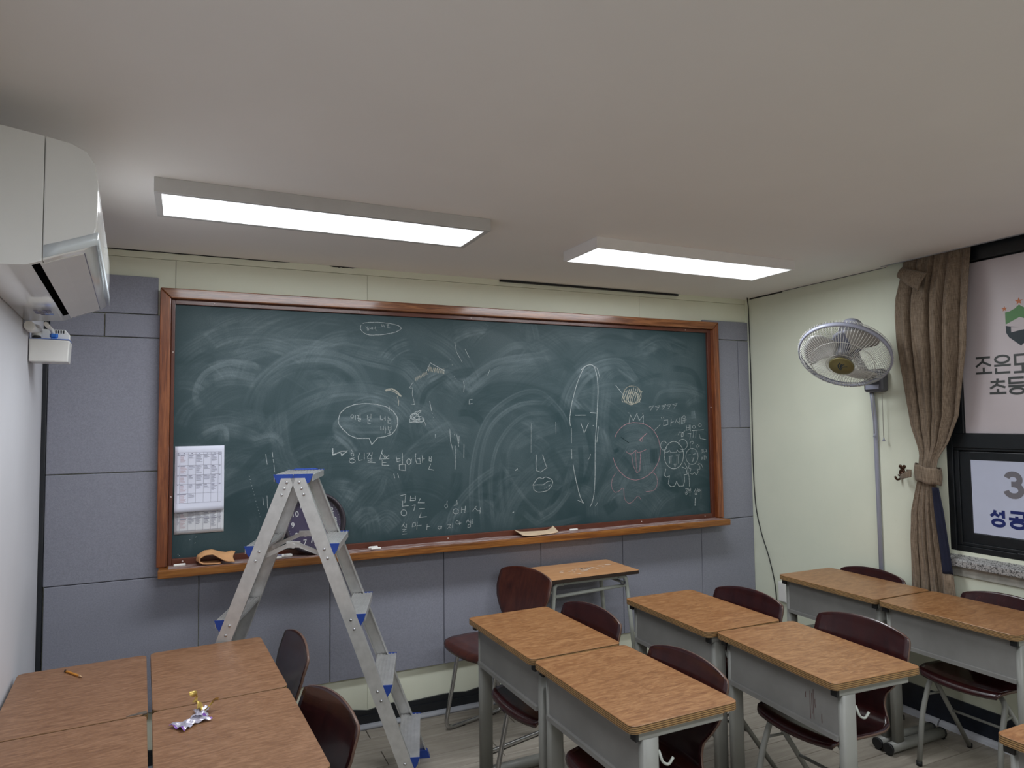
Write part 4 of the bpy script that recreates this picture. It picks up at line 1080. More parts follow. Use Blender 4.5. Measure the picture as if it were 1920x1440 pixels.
# frame: mitred members, inner lips, ledge
YF = -0.05
def mitre(pf, pb0, mats, name, poly4, dep0, dep1):
    b = MB(); b.hexa([(p[0], dep1, p[1]) for p in poly4], [(p[0], dep0, p[1]) for p in poly4])
    return wp(name, b, mats, CB, bev=0.004)
ox0, ox1, oz1, wF = -0.163, 3.152, 2.207, 0.047
mitre(0, 0, FRAMEW, 'frame_top', [(ox0, oz1), (ox1, oz1), (ox1 - wF, oz1 - wF), (ox0 + wF, oz1 - wF)], YF, 0.018)
mitre(0, 0, FRAMEWV, 'frame_side', [(ox0, oz1 - 0.001), (ox0 + wF - 0.001, oz1 - wF - 0.001), (ox0 + wF - 0.001, 0.916), (ox0, 0.916)], YF, 0.018)
mitre(0, 0, FRAMEWV, 'frame_side', [(ox1, oz1 - 0.001), (ox1, 0.916), (ox1 - wF + 0.001, 0.916), (ox1 - wF + 0.001, oz1 - wF - 0.001)], YF, 0.018)
wp('lip', MB().box(-0.116, -0.100, -0.019, 0.016, 0.916, 2.16), LIPW, CB, bev=0.002)
wp('lip', MB().box(3.079, 3.106, -0.019, 0.016, 0.916, 2.16), LIPW, CB, bev=0.002)
wp('lip', MB().box(-0.100, 3.079, -0.019, 0.016, 2.137, 2.16), LIPW, CB, bev=0.002)
wp('lip', MB().box(-0.100, 3.079, -0.019, 0.016, 0.916, 0.945), LIPW, CB, bev=0.002)
wp('ledge', MB().box(-0.153, 3.142, -0.122, 0.0, 0.878, 0.9155), LEDGEW, CB, bev=0.004)
wp('ledge_top', MB().box(-0.112, 3.10, -0.112, -0.019, 0.9150, 0.9168), DUSTY, CB, 'groove dusted white with chalk')
SCREW = plain('pale_screw_head', (0.55, 0.45, 0.42), 0.4, 0.4)
for x, z in [(-0.108, 1.908), (-0.108, 1.231), (-0.055, 0.931), (0.069, 2.149), (0.771, 2.148), (1.395, 2.148), (2.2, 2.148), (2.9, 2.148), (3.095, 1.64), (3.02, 0.931), (2.521, 0.931), (1.873, 0.931), (1.25, 0.931)]:
    b = MB(); b.lathe([(0.0042, 0), (0.0036, 0.0018), (0.0016, 0.0028)], 10, M=Matrix.Translation((x, -0.0188, z)) @ Matrix.Rotation(math.pi / 2, 4, 'X'))
    wp('screw', b, SCREW, CB)

# ------------------------------------------------------------------ things on the board and its ledge
cal = thing('wall_calendar', 'white printed monthly timetable sheets taped at left of the chalkboard', 'calendar', (0.015, -0.007, 1.06))
def page(name, x0, x1, z0, z1, fn, mat):
    b = MB(); b.grid(lambda u, v: (lerp(x0, x1, u), fn(u, v), lerp(z0, z1, v)), 12, 14)
    o = wp(name, b, mat, cal); s = o.modifiers.new('solid', 'SOLIDIFY'); s.thickness = 0.0006
    return o
lowfn = lambda u, v: -0.0072
curlfn = lambda u, v: -0.0085 - 0.022 * max(0, 1 - v * 2.2) ** 1.6 * (0.35 + 0.65 * (1 - u))
page('lower_sheet', -0.092, 0.121, 1.055, 1.35, lowfn, PAPER2)
page('upper_sheet', -0.093, 0.1205, 1.159, 1.465, curlfn, PAPER)
def table(x0, x1, z0, z1, fn, rows, colsx, fill, nrows):
    g = MB(); t = MB()
    def pt(q): 
        u = (q[0] - x0) / (x1 - x0); v = (q[1] - z0) / (z1 - z0)
        return (q[0], fn(u, v) - 0.0009, q[1])
    X = lambda u: lerp(x0, x1, u); Z = lambda v: lerp(z1, z0, v)
    for r in rows: g.ribbon([(X(lerp(colsx[0], colsx[-1], k / 8)), Z(r)) for k in range(9)], 0.0009, pt)
    for c in colsx: g.ribbon([(X(c), Z(lerp(rows[0], rows[-1], k / 14))) for k in range(15)], 0.0009, pt)
    for ri, (a, b) in enumerate(zip(rows[1:], rows[2:])):
        for ci, (c0, c1) in enumerate(zip(colsx, colsx[1:])):
            n = fill(ri, ci)
            for k in range(n):
                zz = a + 0.012 + k * 0.0148
                if zz > b - 0.006: break
                w = (c1 - c0) * random.uniform(0.35, 0.8)
                t.ribbon([(X(c0 + 0.012), Z(zz)), (X(c0 + 0.012 + w), Z(zz))], 0.0013 if k else 0.0022, pt, 1 if ci == 1 and k else 0)
    for ci, (c0, c1) in enumerate(zip(colsx, colsx[1:])): t.ribbon([(X((c0 + c1) / 2 - 0.012), Z((rows[0] + rows[1]) / 2)), (X((c0 + c1) / 2 + 0.012), Z((rows[0] + rows[1]) / 2))], 0.003, pt)
    wp('printed_grid', g, INK, cal); wp('printed_text', t, [INK, PINKINK], cal, stuff=True)
fills = [[1, 8, 4, 8, 4, 7, 1], [1, 8, 4, 8, 4, 7, 1], [1, 8, 4, 6, 5, 8, 1], [1, 8, 4, 5, 4, 7, 1], [1, 9, 4, 0, 0, 0, 0]]
CX = [0.04, 0.10, 0.266, 0.418, 0.576, 0.728, 0.877, 0.943]
table(-0.093, 0.1205, 1.159, 1.465, curlfn, [0.098, 0.128, 0.295, 0.442, 0.583, 0.725, 0.868], CX, lambda r, c: fills[r][c], 5)
table(-0.092, 0.121, 1.055, 1.35, lowfn, [0.55, 0.58, 0.665, 0.76, 0.95], CX, lambda r, c: 0 if r == 0 else (10 if c in (1, 5) else 6), 3)

# clock
ck = thing('wall_clock', 'round dark violet clock with white numerals leaning on the chalk ledge', 'clock', (0.540, -0.058, 0.9172))
tilt = Matrix.Rotation(math.radians(-7), 4, 'X')
CM = tilt @ Matrix.Translation((0, 0, 0.1535)) @ Matrix.Rotation(math.pi / 2, 4, 'X')
RW = 0.1535
b = MB(); b.lathe([(0.125, -0.012), (0.148, -0.010), (RW, 0.006), (RW - 0.002, 0.022), (0.146, 0.030), (0.139, 0.030), (0.134, 0.024), (0.131, 0.006), (0.130, -0.006)], 56, M=CM, cap=False)
part('rim', b, CLOCKRIM, ck)
b = MB(); b.lathe([(0.0, -0.0075), (0.131, -0.0075)], 56, M=CM, cap=False, sm=False); b.lathe([(0.126, -0.0118), (0.0, -0.0118)], 56, M=CM, cap=False, sm=False)
face = part('face', b, CLOCKFACE, ck)
def text_mesh(body, size, M, name):
    c = bpy.data.curves.new(name, 'FONT'); c.body = body; c.size = size; c.align_x = 'CENTER'; c.align_y = 'CENTER'; c.resolution_u = 4
    o = bpy.data.objects.new(name, c); COL.objects.link(o)
    dg = bpy.context.evaluated_depsgraph_get(); me = bpy.data.meshes.new_from_object(o.evaluated_get(dg))
    bpy.data.objects.remove(o); bpy.data.curves.remove(c); me.transform(M); me.name = name
    return me
ROT = math.radians(3.5)
for h in range(1, 13):
    a = math.radians(h * 30) - ROT
    me = text_mesh(str(h), 0.037, CM @ Matrix.Translation((0.104 * math.sin(a), 0.104 * math.cos(a), -0.0066)) @ Matrix.Rotation(ROT, 4, 'Z'), 'numeral')
    me.materials.clear(); me.materials.append(WHITEINK); part('numeral', me, None, face)
b = MB()
for k in range(60):
    a = 2 * math.pi * k / 60 - ROT; q = CM @ Matrix.Translation((0.1245 * math.sin(a), 0.1245 * math.cos(a), -0.0068)); r = 0.0012
    n = b.addv([tuple(q @ Vector((r * math.cos(t * 1.0472), r * math.sin(t * 1.0472), 0))) for t in range(6)]); b.face([n + t for t in range(6)])
part('minute_dots', b, WHITEINK, face)
def hand(name, ang, L, w, back, z):
    b = MB(); a = math.radians(ang) - ROT
    M = CM @ Matrix.Rotation(-a, 4, 'Z')
    b.box(-w / 2, w / 2, -back, L, z, z + 0.0012, M=M); part(name, b, WHITEINK, ck)
hand('hour_hand', 316, 0.068, 0.006, 0.018, -0.0035); hand('minute_hand', 193, 0.098, 0.0045, 0.02, -0.0018); hand('second_hand', 50, 0.05, 0.0012, 0.02, 0.0)
b = MB(); b.lathe([(0.008, -0.006), (0.008, 0.001), (0.0, 0.0015)], 16, M=CM); part('hub', b, WHITEINK, ck)
b = MB(); b.lathe([(0.0, 0.014), (0.1345, 0.014)], 48, M=CM, cap=False, sm=False); part('glass', b, PANE, ck)

# chalk, marker, leather wipers on the ledge
LZ = 0.9168
def stick(name, label, cat, p, d, L, r, mat, group=None, extra=None):
    a = math.radians(d); M = Matrix.Translation((p[0], p[1], LZ + r)) @ Matrix.Rotation(a, 4, 'Z') @ Matrix.Rotation(math.pi / 2, 4, 'Y')
    if extra is None:
        b = MB(); b.lathe([(r * 0.85, -L / 2), (r, -L / 2 + 0.003), (r, L / 2 - 0.003), (r * 0.8, L / 2)], 10, M=M)
        return tag(part(name, b, mat), label, cat, group)
    t = thing(name, label, cat, (p[0], p[1], LZ), 0, group)
    M = Matrix.Translation((0, 0, r)) @ Matrix.Rotation(a, 4, 'Z') @ Matrix.Rotation(math.pi / 2, 4, 'Y')
    extra(t, M, L, r)
    return t
def mk(t, M, L, r):
    b = MB(); b.lathe([(r * 0.7, -L / 2), (r, -L / 2 + 0.004), (r, L * 0.18)], 14, M=M); part('barrel', b, WHITEP, t)
    b = MB(); b.lathe([(r * 1.08, L * 0.18 + 0.0005), (r * 1.08, L / 2 - 0.008), (r * 0.7, L / 2)], 14, M=M); part('cap', b, WHITEP, t)
    b = MB(); b.lathe([(r * 1.01, -L * 0.25), (r * 1.01, L * 0.08)], 14, M=M, cap=False); part('print_band', b, INK, t, 'grey printed band')
stick('marker_pen', 'white marker pen lying on the ledge between the ladder legs', 'marker', (0.372, -0.070), -8, 0.115, 0.0085, WHITEP, extra=mk)
CG = 'chalk sticks on the ledge'
for p, d, L, lab in [((0.285, -0.045), 12, 0.05, 'white chalk stick behind the ladder leg, left of the marker pen'), ((0.285, -0.090), -6, 0.045, 'short white chalk piece nearest the ledge front by the ladder'), ((0.352, -0.098), 4, 0.05, 'white chalk stick in front of the marker pen'),
                     ((0.832, -0.045), 6, 0.05, 'white chalk stick right of the clock, against the board'), ((0.838, -0.085), 2, 0.05, 'white chalk stick right of the clock, towards the ledge front'), ((2.02, -0.045), 3, 0.055, 'white chalk stick right of the cream leather scrap'), ((-0.066, -0.060), 8, 0.05, 'white chalk stick in the left corner of the ledge')]:
    stick('chalk_stick', lab, 'chalk', p, d, L, 0.0062, CHALKM, CG)
LP1 = [(0.105, 0.003), (0.060, 0.003), (0.028, 0.005), (0.010, 0.016), (0.014, 0.036), (0.036, 0.050), (0.066, 0.052), (0.096, 0.042), (0.124, 0.036), (0.150, 0.040), (0.166, 0.036)]
def leather1(u, v):
    k = u * (len(LP1) - 1); i = min(int(k), len(LP1) - 2); t = k - i
    x, z = (lerp(LP1[i][0], LP1[i + 1][0], t), lerp(LP1[i][1], LP1[i + 1][1], t))
    y = lerp(-0.108, -0.036, v) + 0.012 * math.sin(u * 5) * (1 - v)
    sag = (1 - v) ** 2 * (0.030 if u > 0.62 else 0.0) * min(1, (u - 0.62) * 4 if u > 0.62 else 0)
    return (x + 0.006 * math.sin(v * 5 + u * 3), y, LZ + 0.003 + max(0.0, z - sag) * (0.9 + 0.2 * v))
b = MB(); b.grid(leather1, 40, 10)
lw = tag(part('leather_wiper', b, LEATHER), 'orange chamois leather folded over at the left end of the ledge', 'cloth'); s = lw.modifiers.new('s', 'SOLIDIFY'); s.thickness = 0.005; s.offset = 0
def leather2(u, v):
    x = lerp(1.655, 1.885, u); y = lerp(-0.112, -0.030, v + 0.10 * math.sin(u * 6) * (v - 0.5))
    z = LZ + 0.004 + 0.016 * (2 * u - 1) ** 4 * (0.4 + v) + 0.008 * abs(math.sin(u * 3.1 + 0.4)) * v + 0.010 * max(0, u - 0.5) * v
    return (x + 0.02 * v * (u - 0.6), y, z)
b = MB(); b.grid(leather2, 18, 8)
lw = tag(part('leather_wiper', b, LEATHER2), 'flat cream leather scrap lying on the middle of the ledge', 'cloth'); s = lw.modifiers.new('s', 'SOLIDIFY'); s.thickness = 0.005; s.offset = 1

# ------------------------------------------------------------------ air conditioner on the left wall (local: x out of wall, -y along wall to the camera)
ac = thing('air_conditioner', 'white wall-mounted air conditioner with silver band high on the left wall', 'air conditioner', (-0.622, 0, 0), TH)
S0, S1 = 0.62, 1.634
prof = [(0.003, 1.948), (0.118, 1.955), (0.15, 1.968), (0.187, 1.984), (0.238, 2.003), (0.256, 2.020), (0.2635, 2.06), (0.265, 2.12), (0.264, 2.185), (0.257, 2.228), (0.240, 2.255), (0.205, 2.272), (0.15, 2.280), (0.05, 2.292), (0.003, 2.294)]
back = [p for p in prof if p[0] <= 0.15]; front = [p for p in prof if p[0] >= 0.15]
b = MB(); b.prism(list(reversed(back)), lambda p: (p[0], -S1, p[1]), lambda p: (p[0], -S0, p[1]), sm=True)
part('body', b, WHITEGLOSS, ac, bev=0.001)
fp = [(p[0] + (0.0016 if p[0] == 0.15 else 0), p[1]) for p in front]
b = MB(); b.prism(list(reversed(fp)), lambda p: (p[0], -S1 - 0.002, p[1]), lambda p: (p[0], -S0, p[1]), sm=True)
part('front_panel', b, WHITEGLOSS, ac, bev=0.004, seg=3)
pth = [(0.153, S1 + 0.0026), (0.19, S1 + 0.0026), (0.225, S1 + 0.0026), (0.2535, S1 + 0.0026), (0.2622, S1 + 0.0022), (0.2652, S1 - 0.0005), (0.2657, S1 - 0.006), (0.2658, S1 - 0.2), (0.2658, S1 - 0.6), (0.2658, S0 + 0.004)]
bz = lambda d: (interp(d, [(0.153, 1.975), (0.19, 1.989), (0.245, 2.010), (0.266, 2.020)]), interp(d, [(0.153, 2.006), (0.19, 2.020), (0.245, 2.042), (0.266, 2.052)]))
b = MB(); n = len(pth); b.grid(lambda u, v: (pth[round(u * (n - 1))][0], -pth[round(u * (n - 1))][1], lerp(*bz(pth[round(u * (n - 1))][0]), v)), n - 1, 1)
o = part('silver_band', b, SILVER, ac, 'silver metal band'); s = o.modifiers.new('s', 'SOLIDIFY'); s.thickness = 0.0016; s.offset = 1
def bottom_z(d): return interp(d, prof[:6])
def plate(name, d0, d1, s0, s1, drop, mat, label=None, bev=0.0):
    b = MB(); k = 6
    for i in range(k):
        a, c = lerp(d0, d1, i / k), lerp(d0, d1, (i + 1) / k)
        b.hexa([(a, -s1, bottom_z(a) - drop), (c, -s1, bottom_z(c) - drop), (c, -s0, bottom_z(c) - drop), (a, -s0, bottom_z(a) - drop)], [(a, -s1, bottom_z(a) + 0.001), (c, -s1, bottom_z(c) + 0.001), (c, -s0, bottom_z(c) + 0.001), (a, -s0, bottom_z(a) + 0.001)])
    return part(name, b, mat, ac, label)
plate('louver', 0.146, 0.236, S0 + 0.035, S1 - 0.03, 0.0025, WHITEP)
plate('louver_gap', 0.2362, 0.2380, S0 + 0.035, S1 - 0.03, 0.0012, INK)
plate('air_slot', 0.128, 0.1445, S0 + 0.12, S1 - 0.02, 0.0008, VOID, 'black air slot')
b = MB()
for i in range(7):
    for k in range(4):
        if random.random() < 0.75: b.box(0.055 + 0.013 * k, 0.055 + 0.013 * k + 0.011, -0.80 - 0.016 * i, -0.80 - 0.016 * i + random.uniform(0.004, 0.012), bottom_z(0.06) - 0.0012, bottom_z(0.06) + 0.001, 0 if i < 3 and k > 1 else 1)
part('sticker', b, [STICKB, INK], ac, 'small blue and grey sticker', stuff=True)

# drain pump box under it
pb = thing('drain_pump', 'cream plastic pump box with blue pipe nut under the air conditioner', 'pump', (-0.622, 0, 0), TH)
b = MB(); b.hexa([(0.003, -0.50, 1.812), (0.128, -0.50, 1.812), (0.128, -0.385, 1.812), (0.003, -0.385, 1.812)], [(0.003, -0.50, 1.900), (0.133, -0.50, 1.896), (0.133, -0.385, 1.896), (0.003, -0.385, 1.900)])
part('box', b, WHITEP, pb, bev=0.004)
b = MB(); b.box(0.003, 0.131, -0.499, -0.384, 1.899, 1.9015); part('lid_seam', b, STICKB, pb, 'blue lid edge')
b = MB(); b.prism([(0.030, 1.9015), (0.128, 1.9015), (0.128, 1.925), (0.112, 1.945), (0.030, 1.945)], lambda p: (p[0], -0.43, p[1]), lambda p: (p[0], -0.392, p[1]))
part('housing', b, WHITEP, pb, bev=0.002)
for k in range(5): part('vent_slot', MB().box(0.072 + 0.0085 * k, 0.0755 + 0.0085 * k, -0.4312, -0.4295, 1.930, 1.942), BLACKP, pb)
b = MB(); b.tube(bent([(0.025, -0.475, 1.9015), (0.025, -0.475, 1.94), (0.020, -0.60, 1.925), (0.020, -0.66, 1.928)], 0.02), 0.017, 12); part('hose', b, WHITEP, pb)
b = MB(); b.tube([(0.078, -0.475, 1.915), (0.073, -0.478, 1.935), (0.068, -0.50, 1.940), (0.066, -0.62, 1.942)], 0.0075, 10); part('drain_pipe', b, WHITEP, pb)
b = MB(); b.lathe([(0.010, 0), (0.010, 0.006), (0.0095, 0.007), (0.0140, 0.0075), (0.0140, 0.02), (0.009, 0.021)], 6, M=Matrix.Translation((0.079, -0.475, 1.9015)), sm=False); part('pipe_nut', b, plain('bright_blue_nut', (0.03, 0.17, 0.62), 0.4), pb, 'bright blue pipe nut')
b = MB(); b.lathe([(0.014, 0), (0.015, 0.005), (0.010, 0.010)], 10, M=Matrix.Translation((0.026, -0.492, 1.9015))); part('grommet', b, BLACKP, pb)

# ------------------------------------------------------------------ step ladder
ld = thing('step_ladder', 'aluminium double-sided step ladder with blue end caps standing by the chalkboard', 'ladder', (0.412, -0.471, 0), -0.3053)
H1, DH = 0.2013, 0.2875; HT = H1 + 4 * DH
def la(z): return 0.0788 + 0.378 * (HT - z)             # outer tread edge
def lb(z): return (0.3254 + (0.4663 - 0.3254) * (1 - z / HT)) / 2
RVT = plain('steel_rivet', (0.6, 0.6, 0.62), 0.25, 1.0)
for sa in (1, -1):
    for sb in (1, -1):
        def sec(z, o0, o1, i0, i1): return [(sa * (la(z) - o0), sb * (lb(z) - i0), z), (sa * (la(z) - o1), sb * (lb(z) - i0), z), (sa * (la(z) - o1), sb * (lb(z) - i1), z), (sa * (la(z) - o0), sb * (lb(z) - i1), z)]
        b = MB(); zt = HT - 0.012
        flip = sa * sb > 0
        def add_seg(o0, o1, i0, i1):
            A, B = sec(0.012, o0, o1, i0, i1), sec(zt, o0, o1, i0, i1)
            if flip: A, B = A[::-1], B[::-1]
            b.hexa(A, B)
        add_seg(0.036, 0.094, 0.0, 0.003)      # web
        add_seg(0.036, 0.040, 0.003, 0.024)    # flanges
        add_seg(0.090, 0.094, 0.003, 0.024)
        r = part('rail', b, ALU, ld)
        b = MB()
        zz = [H1 + k * DH + d for k in range(4) for d in (-0.018, -0.055)] + [HT - 0.03, HT - 0.055, HT - 0.08]
        for z in zz:
            M = Matrix.Translation((sa * (la(z) - 0.065), sb * (lb(z) + 0.0), z)) @ Matrix.Rotation(-sb * math.pi / 2, 4, 'X')
            b.lathe([(0.0065, 0), (0.005, 0.002), (0.002, 0.003)], 8, M=M)
        part('rivets', b, RVT, r, stuff=True)
        A = sec(0.0, 0.032, 0.098, -0.003, 0.027); B = sec(0.035, 0.032, 0.098, -0.003, 0.027)
        if flip: A, B = A[::-1], B[::-1]
        b = MB(); b.hexa(A, B); part('foot_cap', b, BLUEP, ld, 'blue foot cap')
    for k in range(5):
        z = H1 + k * DH; top = k == 4
        a1 = la(z); a0 = a1 - (0.0775 if top else 0.088); w = lb(z) - 0.0085
        b = MB(); ax = lambda a: sa * a
        xa, xb = sorted((ax(a0), ax(a1)))
        b.box(xa, xb, -w, w, z - 0.010, z)
        for i in range(6):
            x = lerp(xa + 0.006, xb - 0.006, i / 5); b.box(x - 0.0022, x + 0.0022, -w, w, z, z + 0.0028)
        b.box(*sorted((ax(a1 - 0.003), ax(a1))), -w, w, z - 0.026, z - 0.009)
        t = part('step', b, ALU, ld)
        for sb in (1, -1):
            y0, y1 = sorted((sb * (w + 0.0005), sb * (w + 0.0042)))
            pl = [(a1 + 0.002, z + 0.004), (a0 + (0.0 if not top else 0.0), z + 0.004), (a0, z - 0.014), (a1 - 0.045, z - 0.050), (a1 - 0.012, z - 0.030)]
            if not top: pl = [(a1 + 0.002, z + 0.004), (a1 - 0.037, z + 0.004), (a1 - 0.037, z - 0.040), (a1 - 0.024, z - 0.050), (a1 - 0.008, z - 0.026)]
            b = MB(); q = pl if sa < 0 else pl[::-1]
            b.prism(q, lambda p: (sa * p[0], y0, p[1]), lambda p: (sa * p[0], y1, p[1])); part('end_cap', b, BLUEP, t, 'blue plastic end cap')
b = MB(); b.box(-0.05, 0.05, 0.12, lb(HT) + 0.002, HT + 0.003, HT + 0.008); part('hinge_cover', b, BLUEP, ld, 'blue hinge cover', bev=0.002)
for sb in (1, -1):
    zb = HT - 0.32; y = sb * (lb(zb) - 0.034)
    xo = la(zb) - 0.062
    def bar(p, q, w=0.0085):
        d = Vector((q[0] - p[0], 0, q[1] - p[1])).normalized(); nn = Vector((-d.z, 0, d.x)) * w
        P, Q = Vector((p[0], 0, p[1])), Vector((q[0], 0, q[1]))
        yy = [y - 0.002, y + 0.002]
        b = MB(); b.hexa([tuple(c + Vector((0, yy[0], 0))) for c in (P - nn, Q - nn, Q + nn, P + nn)], [tuple(c + Vector((0, yy[1], 0))) for c in (P - nn, Q - nn, Q + nn, P + nn)])
        for e in (0.9, -0.9): 
            off = nn * e; b.hexa([tuple(c + off + Vector((0, yy[0] - 0.004, 0))) for c in (P - nn * .1, Q - nn * .1, Q + nn * .1, P + nn * .1)], [tuple(c + off + Vector((0, yy[1] + 0.004, 0))) for c in (P - nn * .1, Q - nn * .1, Q + nn * .1, P + nn * .1)])
        return b
    part('spreader_bar', bar((-xo, zb - 0.02), (-0.012, zb + 0.035)), ALU, ld)
    part('spreader_bar', bar((0.012, zb + 0.035), (xo, zb - 0.02)), ALU, ld)
    b = MB(); b.box(-0.028, 0.028, y - 0.005, y + 0.005, zb + 0.02, zb + 0.046)
    part('spreader_hinge', b, ALU, ld, bev=0.001)
    for x, z in ((0, zb + 0.028), (-xo, zb - 0.02), (xo, zb - 0.02)):
        b = MB(); b.lathe([(0.010, -0.007), (0.010, 0.007)], 10, M=Matrix.Translation((x, y, z)) @ Matrix.Rotation(math.pi / 2, 4, 'X')); part('pivot_rivet', b, ALU, ld)

# ------------------------------------------------------------------ desks (local: sitter on +x looking to -x, long side along y)
DL, DD, DZ = 0.3015, 0.1985, 0.70
def round_rect(hx, hy, r, n=4):
    P = []
    for cx, cy, a in ((hx - r, hy - r, 0), (-hx + r, hy - r, 90), (-hx + r, -hy + r, 180), (hx - r, -hy + r, 270)):
        for i in range(n + 1):
            t = math.radians(a + 90 * i / n); P.append((cx + r * math.cos(t), cy + r * math.sin(t)))
    return P
def make_desk(label, top_mat, group):
    t = thing('school_desk', label, 'desk', (0, 0, 0), 0, group)
    rr = round_rect(DD, DL, 0.022); r2 = round_rect(DD - 0.0012, DL - 0.0012, 0.021)
    b = MB()
    k = len(rr); n = b.addv([(x, y, DZ - 0.0235) for x, y in rr] + [(x, y, DZ - 0.0015) for x, y in rr] + [(x, y, DZ) for x, y in r2])
    b.face([n + i for i in reversed(range(k))], 1)
    for i in range(k):
        j = (i + 1) % k; b.face((n + i, n + j, n + k + j, n + k + i), 1); b.face((n + k + i, n + k + j, n + 2 * k + j, n + 2 * k + i), 0)
    b.face([n + 2 * k + i for i in range(k)], 0)
    part('desktop', b, [top_mat, PLY], t)
    zt = DZ - 0.0235; px = -DD + 0.045
    b = MB(); b.box(px, px + 0.002, -DL + 0.03, DL - 0.03, 0.515, zt).box(px - 0.012, px + 0.014, -DL + 0.03, DL - 0.03, 0.500, 0.516)
    part('modesty_panel', b, PANEL, t)
    for s in (1, -1):
        y = s * (DL - 0.022)
        lx = px + 0.028
        ov = [(lx + 0.030 * math.cos(a * math.pi / 6) , y + 0.016 * math.sin(a * math.pi / 6)) for a in range(12)]
        ov = [(lx + (0.030 if math.cos(a) > 0 else -0.030) * abs(math.cos(a)) ** 0.45, y + 0.0155 * (1 if math.sin(a) > 0 else -1) * abs(math.sin(a)) ** 0.6) for a in [i * math.pi / 8 for i in range(16)]]
        b = MB(); b.prism(ov, lambda p: (p[0], p[1], 0.05), lambda p: (p[0], p[1], zt - 0.024), sm=True); part('leg', b, STEEL, t)
        y0, y1 = y - 0.0125, y + 0.0125
        rail = part('top_rail', MB().box(-DD + 0.030, DD - 0.055, y0, y1, zt - 0.025, zt), STEEL, t, bev=0.002)
        part('rail_plug', MB().box(-DD + 0.020, -DD + 0.030, y0 - 0.001, y1 + 0.001, zt - 0.026, zt), BLACKP, rail, 'black plastic plug')
        fo = [(0.024 * (1 if math.cos(a) > 0 else -1) * abs(math.cos(a)) ** 0.7, 0.030 + 0.022 * math.sin(a)) for a in [i * math.pi / 7 for i in range(14)]]
        b = MB(); b.prism(fo, lambda p: (-DD + 0.012, y + p[0], p[1]), lambda p: (DD - 0.020, y + p[0], p[1]), sm=True); foot = part('foot_bar', b, STEEL, t)
        for x0, x1 in ((-DD, -DD + 0.012), (DD - 0.020, DD - 0.008)):
            b = MB(); b.prism([(p[0] * 1.04, (p[1] - 0.03) * 1.04 + 0.030) for p in fo], lambda p: (x0, y + p[0], p[1]), lambda p: (x1, y + p[0], p[1]), sm=True); part('foot_cap', b, BLACKP, foot, 'black plastic end cap')
            part('glide', MB().box(x0 + 0.001, x1 + 0.004, y - 0.012, y + 0.012, 0.0, 0.009), BLACKP, foot)
    y = -DL + 0.0065
    b = MB(); b.tube(bent([(lx + 0.028, y + 0.006, 0.612), (lx + 0.034, y - 0.004, 0.580), (lx + 0.05, y - 0.010, 0.572), (lx + 0.066, y - 0.012, 0.592)], 0.012), 0.0042, 8)
    part('bag_hook', b, PALE, t)
    return t
D1 = make_desk('scratched grey-fronted school desk, farther one in the row right of the ladder', DESKTOP, 'orange veneer school desks')
desk_spots = [
    (D1, 1.300, -1.015, 1.3, None),
    (None, 1.312, -1.637, 0.8, 'centre foreground school desk with thick ply edge, nearer in the row right of the ladder'),
    (None, 2.088, -1.060, -1.0, 'school desk in the middle row, farther one, behind the desk with red drips'),
    (None, 2.100, -1.680, -3.6, 'school desk with reddish drips on its grey front panel'),
    (None, 3.126, -1.018, -0.5, 'school desk nearest the corner by the wall fan pole'),
    (None, 3.118, -1.635, 0.0, 'glossy-topped school desk by the window, nearer of the last row'),
    (None, 2.180, -2.705, 0.0, 'school desk cut off at the lower right corner of the photo')]
DG = 'orange veneer school desks'
desks = [D1]
for src, x, y, a, lab in desk_spots:
    o = src if src is not None else copy_tree(D1)
    if lab: o['label'] = lab
    o.location = (x, y, 0); o.rotation_euler = (0, 0, math.radians(a))
    if src is None: desks.append(o)
L2 = make_desk('worn school desk holding nothing, farther right of the four pushed together at left', DESKTOP2, 'worn desks pushed together at left')
for i, (x, y, a, lab) in enumerate([(0.066, -0.897, 3.6, None), (0.102, -1.507, 3.4, 'worn school desk with a candy wrapper on it, nearer right of the left group'), (-0.342, -0.935, 3.8, 'worn school desk with a pencil on it, beside the left wall'),
                                    (-0.305, -1.545, 3.8, 'worn school desk in the lower left corner of the photo'), (0.146, -2.118, 3.0, 'worn school desk of which only a corner tip shows at the bottom edge')]):
    o = L2 if i == 0 else copy_tree(L2)
    if lab: o['label'] = lab
    o.location = (x, y, 0); o.rotation_euler = (0, 0, math.radians(a))
    if i == 2: LP = o
# red drips on the front panel of the fourth desk
DRIP = plain('dried_red_drip', (0.10, 0.035, 0.03), 0.5)
b = MB(); px = -DD + 0.045 - 0.0006
for y, z1, z0 in ((-0.165, 0.63, 0.53), (-0.158, 0.615, 0.545), (-0.150, 0.62, 0.525), (-0.172, 0.60, 0.57), (-0.20, 0.56, 0.53), (-0.13, 0.61, 0.59)):
    b.ribbon([(y, z1), (y + 0.001, (z0 + z1) / 2), (y, z0)], 0.0022, lambda q: (px, q[0], q[1]))
part('drip_stain', b, DRIP, desks[3], 'dried reddish drips')
# chipped corner where the four left desks meet
b = MB(); b.prism([(DD - 0.002, -DL + 0.002), (DD - 0.004, -DL + 0.022), (DD - 0.020, -DL + 0.019), (DD - 0.050, -DL + 0.010), (DD - 0.058, -DL + 0.002)], lambda p: (p[0], p[1], DZ - 0.003), lambda p: (p[0], p[1], DZ + 0.0012))
part('chipped_corner', b, plain('bare_grey_ply', (0.11, 0.085, 0.068), 0.8, var=0.2, vscale=40), LP, 'grey-brown chipped corner')

